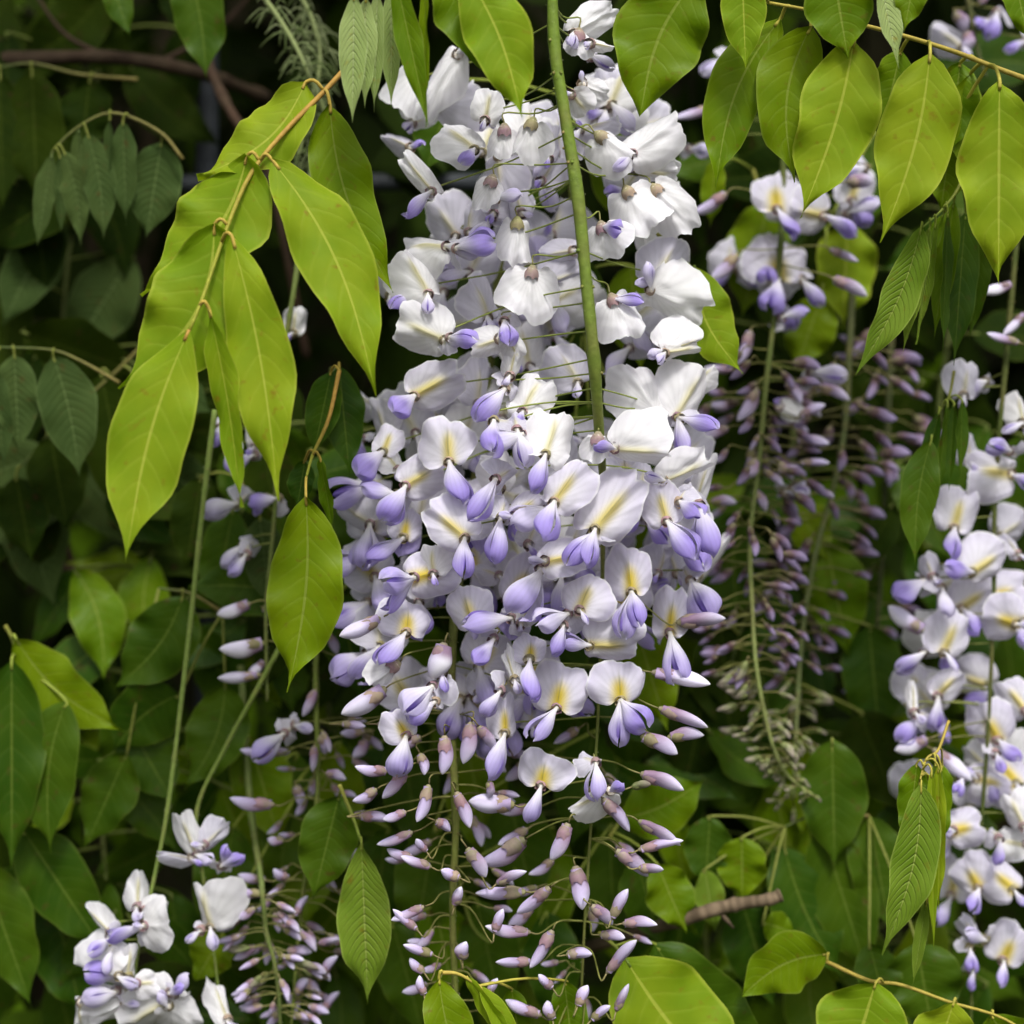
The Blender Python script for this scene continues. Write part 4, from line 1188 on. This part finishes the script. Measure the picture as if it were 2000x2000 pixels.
S('pale grey green folded leaflets hanging from an arched stalk, dark upper left', 'leaf', 'compound leaves of the vine',
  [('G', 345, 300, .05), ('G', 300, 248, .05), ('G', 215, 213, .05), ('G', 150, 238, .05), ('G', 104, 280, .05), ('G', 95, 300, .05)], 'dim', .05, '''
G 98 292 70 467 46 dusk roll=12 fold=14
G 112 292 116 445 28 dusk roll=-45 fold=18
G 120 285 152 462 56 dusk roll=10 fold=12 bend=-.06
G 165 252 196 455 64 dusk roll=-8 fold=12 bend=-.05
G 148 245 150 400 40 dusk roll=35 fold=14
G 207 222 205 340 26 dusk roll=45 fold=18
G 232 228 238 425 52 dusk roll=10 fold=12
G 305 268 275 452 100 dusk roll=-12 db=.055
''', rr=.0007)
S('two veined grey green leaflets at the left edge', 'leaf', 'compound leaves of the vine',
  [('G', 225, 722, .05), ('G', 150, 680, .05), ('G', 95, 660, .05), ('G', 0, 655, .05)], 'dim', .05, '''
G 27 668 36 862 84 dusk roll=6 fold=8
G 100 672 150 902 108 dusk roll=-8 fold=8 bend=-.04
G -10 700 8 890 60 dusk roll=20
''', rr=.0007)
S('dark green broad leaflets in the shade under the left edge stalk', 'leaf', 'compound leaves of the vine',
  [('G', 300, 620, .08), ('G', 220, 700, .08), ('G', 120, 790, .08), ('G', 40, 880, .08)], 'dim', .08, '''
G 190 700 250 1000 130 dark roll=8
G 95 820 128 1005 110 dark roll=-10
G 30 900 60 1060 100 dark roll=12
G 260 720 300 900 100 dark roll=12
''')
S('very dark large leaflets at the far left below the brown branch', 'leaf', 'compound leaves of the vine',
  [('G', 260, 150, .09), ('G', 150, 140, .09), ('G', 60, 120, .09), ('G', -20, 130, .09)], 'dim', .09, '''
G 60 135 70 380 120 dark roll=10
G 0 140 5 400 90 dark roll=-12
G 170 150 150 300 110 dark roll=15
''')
S('three glossy green leaves at the left edge, low down, one lying across', 'leaf', 'leaves of the shrub underneath',
  [('G', 10, 1180, .05), ('G', 25, 1210, .05), ('G', 35, 1260, .05)], 'green', .05, '''
G 30 1205 236 1380 112 mid roll=14 bend=.10 db=.045
G 22 1245 22 1640 124 green roll=-8 db=.04
G 125 1322 95 1612 116 green roll=12 bend=.08 db=.042
G 40 1560 200 1800 130 green roll=8 db=.055
G -40 1620 60 1900 130 green roll=8 db=.055
''', name='leafy_twig')
S('smooth deep green leaves left of the half hidden flowers, crossed by the thin stalk', 'leaf', 'leaves of the shrub underneath',
  [('G', 420, 1155, .055), ('G', 360, 1120, .055), ('G', 300, 1110, .055)], 'dim', .055, '''
G 345 1125 215 1300 128 green roll=-12 bend=-.1
G 340 1310 210 1420 130 green roll=-30 bend=.1 db=.06
G 425 1290 350 1490 120 green roll=12 bend=-.1 db=.058
G 240 1420 160 1600 110 green roll=12 db=.06
G 240 1360 330 1520 110 green roll=-12 db=.066
''', name='leafy_twig')
S('ribbed grey green leaflets behind the half hidden flowers, left of the long hanging leaflet', 'leaf', 'compound leaves of the vine',
  [('G', 450, 900, .06), ('G', 470, 940, .055), ('G', 490, 965, .05)], 'dim', .05, '''
G 490 975 510 1150 84 dusk roll=12 fold=10
G 440 960 400 1170 92 green roll=-10 db=.06
G 520 970 560 1100 70 green roll=10 db=.06
G 380 900 350 1080 92 dark roll=-10 db=.07
''')
S('upright oval green leaves behind the loose mauve buds', 'leaf', 'leaves of the shrub underneath',
  [('G', 560, 1500, .07), ('G', 500, 1440, .07), ('G', 450, 1400, .07)], 'green', .07, '''
G 470 1390 530 1600 116 mid roll=10 db=.07
G 560 1420 520 1700 110 green roll=-10 db=.075
G 640 1400 640 1650 96 mid roll=10 db=.07
G 760 1380 790 1620 110 green roll=10 db=.075
G 730 1560 700 1800 110 green roll=-10 db=.07
G 420 1760 370 1850 90 mid roll=10 db=.05 drip=.4
G 440 1560 400 1780 120 green roll=-15 db=.075
''', name='leafy_twig')
S('green leaves filling the gaps behind the hanging buds at the bottom middle', 'leaf', 'leaves of the shrub underneath',
  [('G', 820, 1560, .06), ('G', 860, 1640, .06), ('G', 900, 1760, .06), ('G', 1000, 1800, .06)], 'green', .06, '''
G 820 1560 780 1800 120 green roll=10
G 880 1400 930 1640 120 mid roll=-10 db=.07
G 960 1500 1010 1720 130 green roll=8 db=.065
G 1040 1560 1000 1850 130 mid roll=-10 db=.07
G 1120 1380 1080 1600 120 green roll=12 db=.075
G 820 1700 860 1900 110 mid roll=-14
G 900 1700 950 1930 120 green roll=10
G 1030 1720 1060 1950 110 green roll=-12
G 740 1740 800 1960 110 green roll=12
G 1150 1560 1160 1800 110 green roll=10 db=.07
''', name='leafy_twig')
S('wide green leaf whose pointed tip reaches out right of the lowest open flowers', 'leaf', 'leaves of the shrub underneath',
  [('G', 1150, 1580, .05), ('G', 1170, 1550, .05), ('G', 1185, 1535, .05)], 'green', .05, '''
G 1170 1545 1332 1468 112 mid roll=12 bend=.08
G 1240 1630 1296 1762 92 mid roll=-10 db=.04
G 1200 1620 1250 1790 100 green roll=10 db=.055
''', name='leafy_twig')
S('deep green ribbed leaves low in the shade left of the drooping bunch at the right', 'leaf', 'leaves of the shrub underneath',
  [('G', 1640, 1540, .06), ('G', 1560, 1530, .06), ('G', 1480, 1560, .06)], 'dim', .06, '''
G 1570 1395 1575 1640 128 green roll=10 db=.055
G 1480 1600 1590 1850 130 green roll=-10 bend=.05
G 1550 1560 1640 1850 130 green roll=10
G 1640 1540 1680 1760 120 green roll=-10
G 1400 1700 1460 1900 120 green roll=10 db=.07
G 1330 1640 1350 1760 60 fold roll=-20 db=.05
G 1400 1580 1400 1700 100 mid roll=25 db=.05 drip=.5
G 1440 1740 1500 1760 60 mid roll=10 db=.05 drip=.4
G 1340 1540 1330 1680 90 green roll=10 db=.055
G 1730 1780 1760 1950 150 green roll=10 db=.04 drip=.3
G 1640 1780 1680 1930 90 green roll=-10 db=.04
''', name='leafy_twig')
S('dark leaves in the gap between the main cluster and the long green tipped one', 'leaf', 'leaves of the shrub underneath',
  [('G', 1400, 1000, .09), ('G', 1420, 1100, .09), ('G', 1380, 1250, .09)], 'dim', .09, '''
G 1380 980 1390 1180 130 green roll=10
G 1360 1180 1380 1400 140 dark roll=-10
G 1330 1300 1290 1500 130 dark roll=10
G 1420 1180 1460 1400 130 green roll=12
G 1560 1020 1600 1240 120 mid roll=10
G 1500 940 1560 1060 100 mid roll=-25
G 1640 1180 1660 1400 120 green roll=10
G 1620 1340 1700 1540 140 dark roll=10
''', name='leafy_twig')
S('yellow green leaves glimpsed behind flowers under the broad upper right leaves', 'leaf', 'leaves of the shrub underneath',
  [('G', 1420, 320, .09), ('G', 1460, 420, .09), ('G', 1560, 430, .09)], 'green', .09, '''
G 1450 380 1400 600 120 mid roll=10
G 1600 420 1590 620 120 bright roll=-10
G 1550 560 1500 700 100 mid roll=10
G 1350 300 1340 430 50 mid roll=30 db=.06
G 1650 250 1640 430 110 green roll=10
''', name='leafy_twig')
S('leaves seen through the main cluster between its flowers and stem', 'leaf', 'leaves of the shrub underneath',
  [('G', 1060, 180, .05), ('G', 1080, 400, .05), ('G', 1100, 600, .05)], 'green', .05, '''
G 1060 200 1000 420 120 green roll=10
G 1150 230 1180 440 110 mid roll=-10
G 1090 480 1060 700 130 green roll=10
G 1190 500 1210 700 120 mid roll=10
G 860 150 800 330 110 green roll=-10
G 870 680 900 900 130 green roll=10
G 1110 760 1130 960 130 green roll=-10
G 900 1000 870 1260 130 dark roll=10
G 1230 960 1260 1180 120 mid roll=10
G 1060 1150 1020 1380 130 green roll=-10
G 1200 1180 1260 1380 110 mid roll=10
G 680 900 700 1120 120 green roll=10
G 640 1120 680 1320 100 green roll=10
''', name='leafy_twig')

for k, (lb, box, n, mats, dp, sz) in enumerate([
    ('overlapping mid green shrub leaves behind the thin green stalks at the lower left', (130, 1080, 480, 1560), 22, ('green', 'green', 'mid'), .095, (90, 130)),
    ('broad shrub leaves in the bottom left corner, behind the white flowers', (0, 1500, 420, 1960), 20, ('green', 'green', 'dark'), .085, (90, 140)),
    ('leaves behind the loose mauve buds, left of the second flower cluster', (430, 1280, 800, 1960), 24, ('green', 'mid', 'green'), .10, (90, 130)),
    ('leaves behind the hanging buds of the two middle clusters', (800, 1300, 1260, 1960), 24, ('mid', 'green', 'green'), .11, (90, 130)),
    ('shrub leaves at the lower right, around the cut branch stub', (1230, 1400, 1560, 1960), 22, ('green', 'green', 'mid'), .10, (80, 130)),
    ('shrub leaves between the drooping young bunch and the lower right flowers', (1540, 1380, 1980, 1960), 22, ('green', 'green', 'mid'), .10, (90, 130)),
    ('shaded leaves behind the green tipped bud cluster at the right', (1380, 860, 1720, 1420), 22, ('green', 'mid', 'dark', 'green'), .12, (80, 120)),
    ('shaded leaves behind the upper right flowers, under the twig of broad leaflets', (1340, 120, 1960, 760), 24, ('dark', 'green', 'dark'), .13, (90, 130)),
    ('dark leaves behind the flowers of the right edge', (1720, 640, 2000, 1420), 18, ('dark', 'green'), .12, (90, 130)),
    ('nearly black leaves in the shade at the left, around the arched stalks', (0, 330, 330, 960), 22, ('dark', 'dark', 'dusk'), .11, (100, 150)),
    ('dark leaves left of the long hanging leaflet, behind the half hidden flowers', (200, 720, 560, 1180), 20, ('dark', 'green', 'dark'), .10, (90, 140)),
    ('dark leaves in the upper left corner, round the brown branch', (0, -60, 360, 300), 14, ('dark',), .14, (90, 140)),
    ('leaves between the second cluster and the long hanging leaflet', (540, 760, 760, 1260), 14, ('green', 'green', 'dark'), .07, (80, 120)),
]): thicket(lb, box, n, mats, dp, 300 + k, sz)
print('objects', len(bpy.data.objects), 'tris', sum(len(m.polygons) * 2 for m in bpy.data.meshes))
